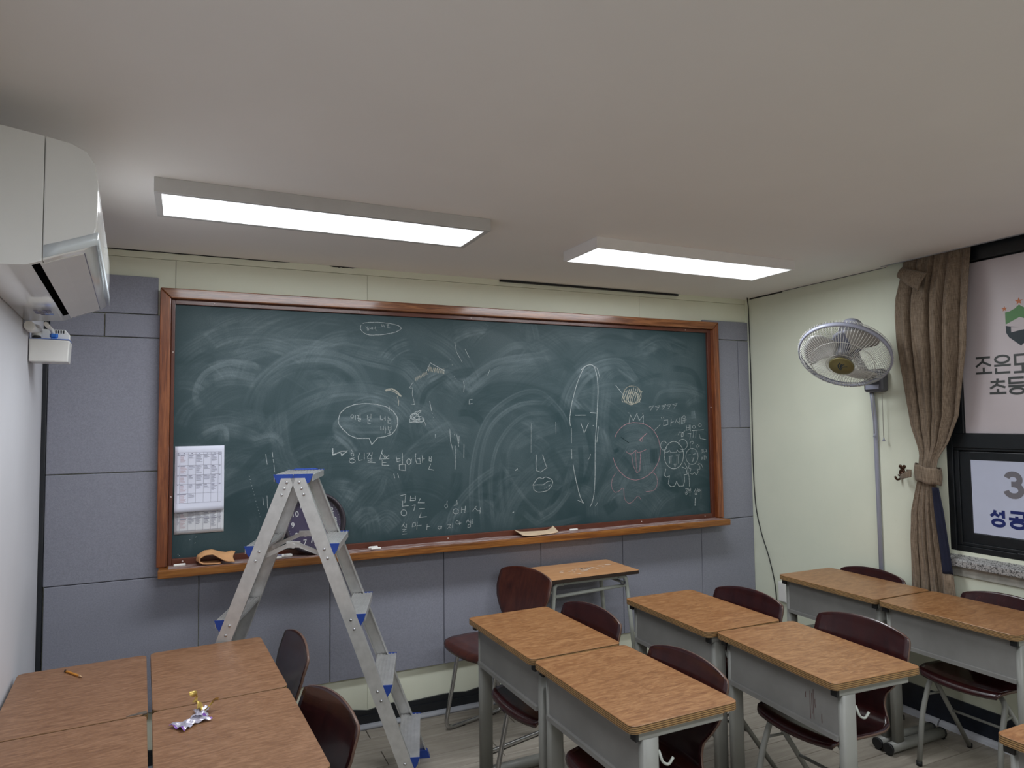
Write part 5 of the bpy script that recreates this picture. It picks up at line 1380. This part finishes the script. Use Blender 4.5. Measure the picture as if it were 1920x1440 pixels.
# ------------------------------------------------------------------ chairs (local: sitter looks to -x)
PROF = [(-0.215, 0.398), (-0.212, 0.412), (-0.195, 0.424), (-0.14, 0.429), (-0.04, 0.424), (0.05, 0.418), (0.105, 0.424), (0.135, 0.447), (0.148, 0.490), (0.158, 0.545), (0.172, 0.61), (0.190, 0.68), (0.205, 0.735), (0.212, 0.770)]
WID = [(0, 0.165), (0.05, 0.185), (0.14, 0.196), (0.3, 0.198), (0.40, 0.190), (0.48, 0.170), (0.545, 0.140), (0.59, 0.128), (0.64, 0.132), (0.70, 0.165), (0.76, 0.192), (0.83, 0.206), (0.93, 0.205), (0.965, 0.202), (0.985, 0.196), (0.995, 0.188), (1.0, 0.178)]
cum = [0]
for a, c in zip(PROF, PROF[1:]): cum.append(cum[-1] + math.hypot(c[0] - a[0], c[1] - a[1]))
cum = [c / cum[-1] for c in cum]
def shell_pt(u, v):
    s = 2 * u - 1
    x = interp(v, list(zip(cum, [p[0] for p in PROF]))); z = interp(v, list(zip(cum, [p[1] for p in PROF])))
    w = interp(v, WID)
    seat = max(0, min(1, (0.55 - v) / 0.15)); back_ = max(0, min(1, (v - 0.58) / 0.15))
    z += seat * 0.012 * s * s - seat * 0.012 * max(0, 1 - v / 0.12) * (1 - s * s) * 0
    x += -back_ * 0.016 * s * s + (1 - seat) * (1 - back_) * -0.01 * s * s
    if v > 0.86: z -= (v - 0.86) / 0.14 * 0.024 * abs(s) ** 2.2
    if v < 0.1: x += (0.1 - v) / 0.1 * 0.016 * abs(s) ** 2.5
    return (x, s * w, z)
def make_shell(mat, parent):
    b = MB(); b.grid(shell_pt, 18, 56)
    o = part('shell', b, [mat, SHELLEDGE], parent)
    s = o.modifiers.new('solid', 'SOLIDIFY'); s.thickness = 0.0085; s.offset = 0; s.material_offset_rim = 1; s.use_even_offset = True
    return o
def make_grey_chair(label, group):
    t = thing('plywood_chair', label, 'chair', (0, 0, 0), 0, group)
    make_shell(SHELL, t)
    for s in (1, -1):
        b = MB(); b.tube(bent([(-0.11, s * 0.05, 0.405), (-0.13, s * 0.165, 0.402), (-0.195, s * 0.172, 0.24), (-0.230, s * 0.174, 0.008)], 0.06, 6), 0.0115, 10); l = part('leg', b, STEEL, t)
        b = MB(); b.lathe([(0.013, 0.0), (0.0135, 0.02)], 10, M=Matrix.Translation((-0.230, s * 0.174, 0))); part('foot_tip', b, BLACKP, l)
        b = MB(); b.tube([(-0.135, s * 0.150, 0.395), (0.155, s * 0.176, 0.008)], 0.0105, 10); l = part('leg', b, STEEL, t)
        b = MB(); b.lathe([(0.012, 0.0), (0.0125, 0.02)], 10, M=Matrix.Translation((0.155, s * 0.176, 0))); part('foot_tip', b, BLACKP, l)
        b = MB(); b.tube([(-0.167, s * 0.168, 0.315), (-0.075, s * 0.156, 0.315)], 0.0055, 8); part('side_brace', b, STEEL, t)
    b = MB(); b.tube([(0.0, -0.162, 0.215), (0.0, 0.162, 0.215)], 0.0065, 8); part('stretcher', b, STEEL, t)
    part('seat_plate', MB().box(-0.16, 0.05, -0.07, 0.07, 0.400, 0.4155), STEEL, t)
    return t
def make_chrome_chair(label, mat, group):
    t = thing('plywood_chair', label, 'chair', (0, 0, 0), 0, group)
    make_shell(mat, t)
    for s in (1, -1):
        b = MB(); b.tube(bent([(-0.09, s * 0.06, 0.402), (-0.125, s * 0.150, 0.402), (-0.205, s * 0.166, 0.011), (0.175, s * 0.168, 0.011), (0.045, s * 0.150, 0.402), (0.03, s * 0.06, 0.402)], 0.055, 7), 0.0105, 10); l = part('sled_leg', b, CHROME, t)
        for x in (-0.10, 0.10): part('floor_glide', MB().box(x - 0.012, x + 0.012, s * 0.167 - 0.008, s * 0.167 + 0.008, 0.0, 0.006), BLACKP, l)
    b = MB(); b.tube([(-0.09, -0.06, 0.402), (-0.09, 0.06, 0.402)], 0.0095, 8); b.tube([(0.03, -0.06, 0.402), (0.03, 0.06, 0.402)], 0.0095, 8); part('cross_tube', b, CHROME, t)
    part('seat_plate', MB().box(-0.13, 0.06, -0.05, 0.05, 0.408, 0.4165), CHROME, t)
    return t
CHG = 'maroon plywood chairs with grey legs'
chairs = []
def put(o, bx, by, a, z=0.0, sc=1.0):      # bx, by: where the middle of the back's top edge is
    a = math.radians(a); o.rotation_euler = (0, 0, a); o.scale = (sc, sc, sc)
    o.location = (bx - 0.212 * sc * math.cos(a), by - 0.212 * sc * math.sin(a), z)
c4 = make_grey_chair('glossy maroon plywood chair behind the desk with reddish drips', CHG)
put(c4, 2.425, -1.655, 2)
for x, y, a, sc, lab in [(1.561, -1.655, 2, 0.985, 'maroon plywood chair with pale scuffs, behind the centre foreground desk'), (2.378, -1.085, 5, 0.99, 'maroon plywood chair at the farther desk of the middle row'), (3.384, -0.958, 2, 0.955, 'maroon plywood chair by the grey pole and the curtain'),
                         (3.390, -1.640, 1, 0.965, 'maroon plywood chair under the window, seat pushed below the glossy desk'), (0.372, -0.830, 5, 0.985, 'dark plywood chair seen edge-on behind the farther desk of the left group'), (0.392, -1.440, 14, 0.97, 'dark plywood chair, nearest at left, beside the desk with the wrapper')]:
    o = copy_tree(c4); o['label'] = lab; put(o, x, y, a, 0, sc)
c1 = make_chrome_chair('dark maroon chair with chrome runner legs at the farther desk right of the ladder', SHELL, 'chairs with chrome runners')
put(c1, 1.564, -1.018, 6)
c7 = make_chrome_chair('reddish brown plywood chair with chrome runners standing beside the small table', SHELLR, 'chairs with chrome runners')
put(c7, 1.612, -0.268, 15, 0, 1.02)

# ------------------------------------------------------------------ small table under the chalkboard
tb = thing('small_table', 'small orange-topped table with thin pale tube legs under the chalkboard', 'table', (1.945, -0.222, 0))
TZ = 0.732
rr = round_rect(0.293, 0.172, 0.012)
b = MB(); k = len(rr); n = b.addv([(x, y, TZ - 0.019) for x, y in rr] + [(x, y, TZ) for x, y in rr]); b.face([n + i for i in reversed(range(k))], 1); b.face([n + k + i for i in range(k)], 0)
for i in range(k): j = (i + 1) % k; b.face((n + i, n + j, n + k + j, n + k + i), 1)
top = part('tabletop', b, [SMALLTOP, plain('dark_table_edge', (0.03, 0.018, 0.012), 0.5)], tb)
b = MB()
for i in range(26):
    x, y = random.gauss(0.03, 0.07), random.gauss(0.0, 0.035); r = random.uniform(0.005, 0.018); a0 = random.random() * 6
    n = b.addv([(x + r * (1 + .5 * math.sin(a0 + 3 * t)) * math.cos(t * 0.785) * 1.5, y + r * (1 + .4 * math.cos(a0 + 2 * t)) * math.sin(t * 0.785), TZ + 0.0006) for t in range(8)]); b.face([n + t for t in range(8)])
part('worn_patch', b, plain('bare_table_patch', (0.60, 0.44, 0.32), 0.7, var=0.15, vscale=60), top, 'pale worn patch', stuff=True)
for s in (1, -1):
    for q in (1, -1):
        b = MB(); b.tube(bent([(s * 0.17, q * 0.135, TZ - 0.030), (s * 0.222, q * 0.135, TZ - 0.030), (s * 0.245, q * 0.14, 0.5), (s * 0.290, q * 0.150, 0.004)], 0.04, 6), 0.0115, 10); part('leg', b, PALE, tb)
    b = MB(); b.tube([(s * 0.232, -0.135, TZ - 0.075), (s * 0.232, 0.135, TZ - 0.075)], 0.0085, 8); part('side_rail', b, PALE, tb)
for q in (1, -1):
    part('apron_rail', MB().box(-0.19, 0.19, q * 0.135 - 0.006, q * 0.135 + 0.006, TZ - 0.038, TZ - 0.019), PALE, tb)
    b = MB(); b.tube([(-0.235, q * 0.135, TZ - 0.095), (0.235, q * 0.135, TZ - 0.080)], 0.0095, 8); part('lower_rail', b, PALE, tb)
b = MB(); b.tube(bent([(0.225, -0.10, TZ - 0.022), (0.225, -0.13, TZ - 0.05), (0.205, -0.15, TZ - 0.075), (0.178, -0.155, TZ - 0.062), (0.175, -0.155, TZ - 0.045)], 0.02), 0.0042, 8); part('bag_hook', b, DGREYP, tb, 'dark metal hook')

# ------------------------------------------------------------------ wall fan
nz = Vector((-0.615, -0.25, -0.75)).normalized(); nx_ = Vector((0, 0, 1)).cross(nz).normalized(); ny_ = nz.cross(nx_)
FC = Vector((3.055, -1.095, 1.884))
wf = thing('wall_fan', 'white caged wall fan with olive hub disc tilted down beside the curtain', 'fan', tuple(FC))
FM = Matrix((nx_, ny_, nz)).transposed().to_4x4()
fp_ = lambda r, a, z: tuple(FM @ Vector((r * math.cos(a), r * math.sin(a), z)))
RF = 0.224
b = MB(); b.lathe([(RF - 0.008, -0.012), (RF, -0.012), (RF + 0.002, 0), (RF, 0.012), (RF - 0.008, 0.012), (RF - 0.010, 0)], 64, M=FM, cap=False)
n0 = len(b.f); part('rim_band', b, GREYP, wf, 'grey-blue rim band')
def cage(name, prof, nw, twist=0.0, r=0.00095):
    b = MB()
    for i in range(nw):
        a = 2 * math.pi * i / nw
        b.tube([fp_(rad, a + twist * (1 - rad / RF), z) for rad, z in prof], r, 4)
    return part(name, b, WIRE, wf, stuff=True)
cage('front_guard', [(0.050, 0.073), (0.10, 0.070), (0.15, 0.060), (0.190, 0.044), (0.212, 0.024), (RF - 0.005, 0.004)], 88, 0.0, 0.0013)
cage('rear_guard', [(0.075, -0.090), (0.125, -0.080), (0.178, -0.062), (0.213, -0.038), (0.230, -0.016), (RF + 0.004, -0.006)], 88, 0.5, 0.0013)
b = MB()
for rad, z in ((0.152, 0.0595), (0.075, 0.0715)):
    b.tube([fp_(rad, 2 * math.pi * i / 48, z) for i in range(48)], 0.0014, 5, closed=True)
part('guard_ring', b, WIRE, wf)
b = MB(); b.lathe([(0.052, 0.070), (0.060, 0.074), (0.060, 0.080), (0.055, 0.083), (0.0, 0.084)], 40, M=FM)
disc = part('hub_disc', b, OLIVE, wf, 'olive disc with a small dark emblem')
b = MB()
# emblem: orient with image: use in-plane up (towards world up) and right
e_up = (Vector((0, 0, 1)) - nz * nz.z).normalized(); e_rt = e_up.cross(nz)
ep = lambda q: tuple(e_rt * (q[0]) + e_up * (q[1]) + nz * 0.0848)
b.ribbon([(0.002, 0.030), (-0.012, 0.012), (-0.014, -0.004), (-0.006, -0.022)], 0.006, ep); b.ribbon([(0.008, 0.020), (-0.004, 0.004), (-0.002, -0.016)], 0.005, ep)
b.ribbon([(-0.002, 0.0), (0.012, 0.014), (0.020, 0.017)], 0.005, ep); b.ribbon([(0.0, -0.004), (0.012, 0.0), (0.030, -0.001)], 0.003, ep)
part('emblem', b, plain('dark_teal_print', (0.02, 0.035, 0.05), 0.5), disc)
for k in range(3):
    a0 = 2 * math.pi * k / 3 + 0.35
    def blade(u, v):
        r = lerp(0.042, 0.198, v); spread = lerp(0.46, 0.74, v) * (1 - 0.25 * max(0, v - 0.8) / 0.2)
        a = a0 + 0.45 * v + (u - 0.5) * 2 * spread * 0.85
        return fp_(r * (1 - 0.05 * (2 * u - 1) ** 2 * v), a, -0.012 + (u - 0.5) * lerp(0.07, 0.045, v))
    b = MB(); b.grid(blade, 10, 8); o = part('blade', b, BLADE, wf); s = o.modifiers.new('s', 'SOLIDIFY'); s.thickness = 0.002
b = MB(); b.lathe([(0.0, 0.03), (0.035, 0.028), (0.044, 0.01), (0.044, -0.05), (0.03, -0.055)], 24, M=FM); part('blade_hub', b, DGREYP, wf)
b = MB(); b.lathe([(0.074, -0.088), (0.080, -0.094), (0.080, -0.105), (0.058, -0.112), (0.060, -0.195), (0.052, -0.230), (0.026, -0.243), (0.0, -0.244)], 28, M=FM); part('motor_housing', b, GREYP, wf)
b = MB(); b.lathe([(0.0595, -0.125), (0.0615, -0.127), (0.0615, -0.172), (0.0605, -0.174)], 28, M=FM, cap=False); part('motor_band', b, DGREYP, wf)
wall_pt = Vector((3.425, -0.995, 1.775)) - FC
mback = FM @ Vector((0, 0, -0.15))
b = MB(); b.tube(bent([tuple(mback), tuple(mback + Vector((0.06, 0.01, -0.12))), tuple(Vector((wall_pt.x - 0.06, wall_pt.y, wall_pt.z))), tuple(wall_pt)], 0.04, 5), 0.020, 14); part('arm', b, DGREYP, wf)
b = MB(); b.box(3.393 - FC.x, XR - 0.001 - FC.x, -1.050 - FC.y, -0.930 - FC.y, 1.700 - FC.z, 1.828 - FC.z); part('wall_mount', b, DGREYP, wf, bev=0.018, seg=4)
b = MB(); b.box(3.389 - FC.x, 3.394 - FC.x, -1.03 - FC.y, -0.95 - FC.y, 1.716 - FC.z, 1.74 - FC.z); part('switch_label', b, GREYP, wf)
for y, z in ((-0.972, 1.452), (-1.028, 1.430)):
    b = MB(); b.tube([(3.418 - FC.x, y - FC.y, 1.70 - FC.z), (3.418 - FC.x, y - FC.y, z + 0.015 - FC.z)], 0.0018, 6); c = part('pull_cord', b, plain('grey_cord', (0.28, 0.27, 0.24), 0.8), wf)
    b = MB(); b.lathe([(0.002, 0.02), (0.004, 0.012), (0.009, 0.0), (0.0, -0.001)], 10, M=Matrix.Translation((3.418 - FC.x, y - FC.y, z - FC.z))); part('cord_bell', b, GREYP, c)
b = MB(); b.tube(bent([(XR - 0.022, -0.955, 1.702), (XR - 0.022, -0.962, 1.62), (XR - 0.012, -0.962, 1.55), (XR - 0.012, -0.962, 0.026)], 0.05, 5), 0.0115, 12)
tag(part('cable_conduit', b, GREYP), 'grey cable conduit running down the wall below the fan', 'pipe')

# ------------------------------------------------------------------ curtain
YL = [(0.45, -1.150), (0.659, -1.160), (0.786, -1.166), (0.926, -1.170), (1.066, -1.185), (1.17, -1.216), (1.234, -1.236), (1.304, -1.244), (1.373, -1.249), (1.51, -1.208), (1.677, -1.188), (1.962, -1.152), (2.193, -1.143), (2.369, -1.177), (2.45, -1.185)]
YR = [(0.45, -1.405), (0.725, -1.378), (0.905, -1.352), (1.034, -1.340), (1.163, -1.330), (1.268, -1.329), (1.350, -1.343), (1.431, -1.399), (1.562, -1.458), (1.718, -1.483), (1.897, -1.512), (2.129, -1.529), (2.363, -1.537), (2.45, -1.54)]
cu = thing('curtain', 'brown linen curtain gathered with a tieback beside the window', 'curtain', (3.385, -1.28, 0.45))
def cur(u, v):
    z = lerp(0.45, 2.45, v)
    y = lerp(interp(z, YL), interp(z, YR), u)
    ph = 0.5 * math.sin(z * 1.7) + 0.2 * math.sin(z * 4.3)
    uw = u + 0.030 * math.sin(2 * math.pi * u * 1.5 + 0.8 + 0.4 * ph) + 0.012 * math.sin(u * 19 + z * 1.2)
    pl = abs(math.sin(math.pi * (uw * 4.6 + 0.12 + 0.10 * ph))) ** 0.55
    sm = 0.5 + 0.5 * math.sin(2 * math.pi * uw * 9.5 + 2.0 * ph)
    depth = interp(z, [(0.45, 0.026), (0.80, 0.030), (1.0, 0.034), (1.18, 0.016), (1.23, 0.012), (1.31, 0.012), (1.42, 0.036), (1.65, 0.060), (2.1, 0.058), (2.28, 0.032), (2.37, 0.018), (2.45, 0.014)])
    x = interp(z, [(0.45, 3.438), (1.0, 3.436), (1.18, 3.408), (1.23, 3.402), (1.31, 3.402), (1.42, 3.428), (1.65, 3.442), (2.30, 3.442), (2.45, 3.442)]) - depth * (0.80 * pl + 0.20 * sm * pl) - 0.002 * math.sin(u * 60 + z * 7)
    return (min(x, 3.447) - 3.385, y + 1.28 + 0.006 * math.cos(u * 26 + ph), z - 0.45)
b = MB(); b.grid(cur, 170, 90); o = part('drape', b, CURTAIN, cu); s = o.modifiers.new('s', 'SOLIDIFY'); s.thickness = 0.002
NL = [(0.783, -1.352), (0.926, -1.343), (1.082, -1.328), (1.268, -1.318), (1.30, -1.318), (1.39, -1.334)]
NR = [(0.783, -1.398), (0.926, -1.385), (1.088, -1.368), (1.284, -1.335), (1.30, -1.336), (1.398, -1.358)]
def lining(u, v):
    z = lerp(0.783, 1.205, v); return (3.372 + 0.012 * u + 0.006 * math.sin(u * 7 + z * 4) - 3.385, lerp(interp(z, NL), interp(z, NR), u) + 1.28, z - 0.45)
b = MB(); b.grid(lining, 8, 24); o = part('lining', b, NAVYCLOTH, cu, 'navy lining showing along the right edge'); s = o.modifiers.new('s', 'SOLIDIFY'); s.thickness = 0.002
def hem(u, v):
    z = lerp(0.45, 0.782, v); return (3.372 + 0.012 * u + 0.005 * math.sin(u * 7 + z * 4) - 3.385, lerp(-1.352, lerp(-1.42, -1.399, v), u) + 1.28, z - 0.45)
b = MB(); b.grid(hem, 8, 8); o = part('hem', b, CURTAIN, cu); s = o.modifiers.new('s', 'SOLIDIFY'); s.thickness = 0.002
def flap(u, v):   # the top edge fallen forward near the wall end
    A = Vector((3.395, -1.195, 2.352)); B = Vector((3.372, -1.345, 2.290)); C_ = Vector((3.362, -1.300, 2.205)); D_ = Vector((3.378, -1.178, 2.305))
    p = (A * (1 - u) + B * u) * (1 - v) + (D_ * (1 - u) + C_ * u) * v
    p.x += -0.012 * math.sin(math.pi * v) + 0.006 * math.sin(u * 9)
    return tuple(p - Vector((3.385, -1.28, 0.45)))
b = MB(); b.grid(flap, 12, 8); o = part('fallen_heading', b, CURTAIN, cu, 'top edge fallen forward'); s = o.modifiers.new('s', 'SOLIDIFY'); s.thickness = 0.005
# tieback and its wall hook
tbk = thing('curtain_tieback', 'brown linen band wrapped around the curtain waist', 'tieback', (3.38, -1.285, 1.225))
def band(u, v):
    a = 2 * math.pi * u; z = 0.002 + 0.082 * v
    return (0.016 + 0.042 * math.cos(a), 0.064 * math.sin(a) * (1 + 0.10 * math.sin(3 * v)), z + 0.012 * math.sin(a) + 0.003 * math.sin(5 * a))
b = MB(); b.grid(band, 28, 6); o = part('band', b, CURTAIN, tbk); s = o.modifiers.new('s', 'SOLIDIFY'); s.thickness = 0.004
def tail(u, v):
    return (lerp(-0.018, 0.030, u) - 0.012 * math.sin(math.pi * u), lerp(0.066, 0.160, u), lerp(0.022, -0.004 + 0.05 * v * 0, u) + 0.034 * (v - 0.5) * (1 - 0.3 * u) + 0.02)
b = MB(); b.grid(tail, 8, 4); o = part('loop_tail', b, CURTAIN, tbk); s = o.modifiers.new('s', 'SOLIDIFY'); s.thickness = 0.004
def tail2(u, v): return (lerp(-0.016, 0.036, u), lerp(0.066, 0.128, u), 0.05 + lerp(0.0, -0.004, u) + 0.026 * (v - 0.5))
b = MB(); b.grid(tail2, 8, 4); o = part('loop_tail', b, CURTAIN, tbk); s = o.modifiers.new('s', 'SOLIDIFY'); s.thickness = 0.004
hk = thing('curtain_hook', 'ornate dark bronze hook on the wall left of the curtain', 'hook', (XR, -1.106, 1.262))
HMx = Matrix.Rotation(-math.pi / 2, 4, 'Y')
b = MB(); b.lathe([(0.018, 0.0), (0.019, 0.006), (0.016, 0.011), (0.013, 0.008), (0.006, 0.010), (0.0, 0.012)], 18, M=HMx); part('medallion', b, BRONZE, hk)
b = MB()
for y in (-0.011, 0.011): b.lathe([(0.0085, 0), (0.0085, 0.006), (0.004, 0.009)], 10, M=Matrix.Translation((0, y, 0.034)) @ HMx)
b.lathe([(0.013, 0), (0.013, 0.006), (0.008, 0.010)], 12, M=Matrix.Translation((0, 0, 0.025)) @ HMx); part('crest', b, BRONZE, hk)
b = MB(); b.tube(bent([(-0.002, 0.004, -0.016), (-0.012, 0.008, -0.034), (-0.034, 0.012, -0.038), (-0.044, 0.014, -0.020)], 0.014), 0.0055, 8); b.tube([(-0.004, 0.010, -0.020), (-0.010, 0.022, -0.012)], 0.004, 6); part('hook_arm', b, BRONZE, hk)

# ------------------------------------------------------------------ cable in the corner, outlet
b = MB(); pts = [(3.405, -0.055, CEIL), (3.432, -0.030, 2.368), (3.4425, -0.024, 2.33), (3.4435, -0.026, 1.873), (3.4435, -0.021, 1.29), (3.4435, -0.022, 1.11), (3.4435, -0.036, 0.932), (3.4435, -0.085, 0.77), (3.4435, -0.133, 0.663), (3.4435, -0.175, 0.52), (3.4435, -0.190, 0.42), (3.4435, -0.185, 0.03)]
b.tube(bent(pts, 0.08, 4), 0.0032, 8); tag(part('cable', b, BLACKP), 'thin black cable hanging down the corner between board wall and fan wall', 'cable')
ot = thing('wall_outlet', 'white plastic wall outlet box half hidden by the corner desk', 'outlet', (XR, -0.255, 0.384))
part('box', MB().box(-0.024, -0.0005, -0.032, 0.032, 0.0, 0.125), WHITEP, ot, bev=0.003)
part('faceplate', MB().box(-0.028, -0.0242, -0.028, 0.028, 0.006, 0.119), WHITEP, ot, bev=0.002)

# ------------------------------------------------------------------ pencil and candy wrapper on the left desks
pz = DZ + 0.0045
pc = thing('pencil', 'short yellow pencil with a dark end lying on the desk by the left wall', 'pencil', (-0.380, -0.745, DZ), math.atan2(-0.101, 0.066))
b = MB(); R0 = 0.0039; PM = Matrix.Translation((0, 0, R0)) @ Matrix.Rotation(math.pi / 2, 4, 'Y')
b.lathe([(R0, -0.050), (R0, 0.038)], 6, M=PM, sm=False); part('shaft', b, PENCIL, pc)
b = MB(); b.lathe([(R0, 0.0382), (0.0012, 0.055)], 12, M=PM); part('sharpened_wood', b, PENCILW, pc)
b = MB(); b.lathe([(0.0012, 0.0552), (0.0002, 0.060)], 8, M=PM); part('lead', b, INK, pc)
b = MB(); b.lathe([(R0 * 1.06, -0.060), (R0 * 1.06, -0.0502)], 12, M=PM); part('end_band', b, BLACKP, pc, 'dark end band')
cw = thing('candy_wrapper', 'crumpled lilac and gold candy wrapper on the nearer right desk of the left group', 'wrapper', (-0.005, -1.345, DZ), math.radians(35))
def wrap_piece(L, W, seed):
    r = random.Random(seed); ph = [r.uniform(0, 6) for _ in range(6)]
    def fn(u, v):
        w = W * (0.55 + 0.45 * abs(2 * u - 1) ** 1.2)
        return ((u - 0.5) * L, (v - 0.5) * w, 0.004 + 0.0055 * (1 + math.sin(9 * u + ph[0]) * math.cos(8 * v + ph[1])) * math.sin(math.pi * min(1, max(0, 0.15 + 0.7 * v))) + 0.003 * math.sin(21 * u + ph[2] + 13 * v))
    return fn
b = MB(); b.grid(wrap_piece(0.092, 0.072, 1), 18, 10); 
f0 = list(b.m)
for i in range(len(b.m)):
    if i % 18 in (0, 17): b.m[i] = 1
o = part('wrapper_sheet', b, [FOIL, PURPLE], cw); o.location = (-0.01, -0.012, 0)
b = MB(); b.grid(wrap_piece(0.06, 0.05, 4), 12, 10); o = part('wrapper_sheet', b, [FOIL], cw); o.location = (0.042, 0.014, 0.002); o.rotation_euler = (0, 0.0, 0.9)
def gold(P, seed):
    r = random.Random(seed)
    def fn(u, v):
        k = u * (len(P) - 1); i = min(int(k), len(P) - 2); t = k - i
        p = Vector(P[i]).lerp(Vector(P[i + 1]), t); a = u * 9 + seed
        return tuple(p + Vector((math.cos(a), math.sin(a) * 0.7, math.sin(a * 1.3) * 0.8)) * (v - 0.5) * 0.018)
    return fn
b = MB(); b.grid(gold([(0.038, 0.010, 0.012), (0.050, 0.035, 0.020), (0.048, 0.055, 0.032), (0.064, 0.070, 0.040), (0.055, 0.085, 0.052)], 1), 24, 2); part('gold_twist', b, GOLD, cw, 'gold foil twist')
b = MB(); b.grid(gold([(0.050, 0.012, 0.014), (0.070, 0.010, 0.020), (0.088, 0.020, 0.026), (0.098, 0.012, 0.030)], 5), 18, 2); part('gold_twist', b, GOLD, cw, 'gold foil twist')
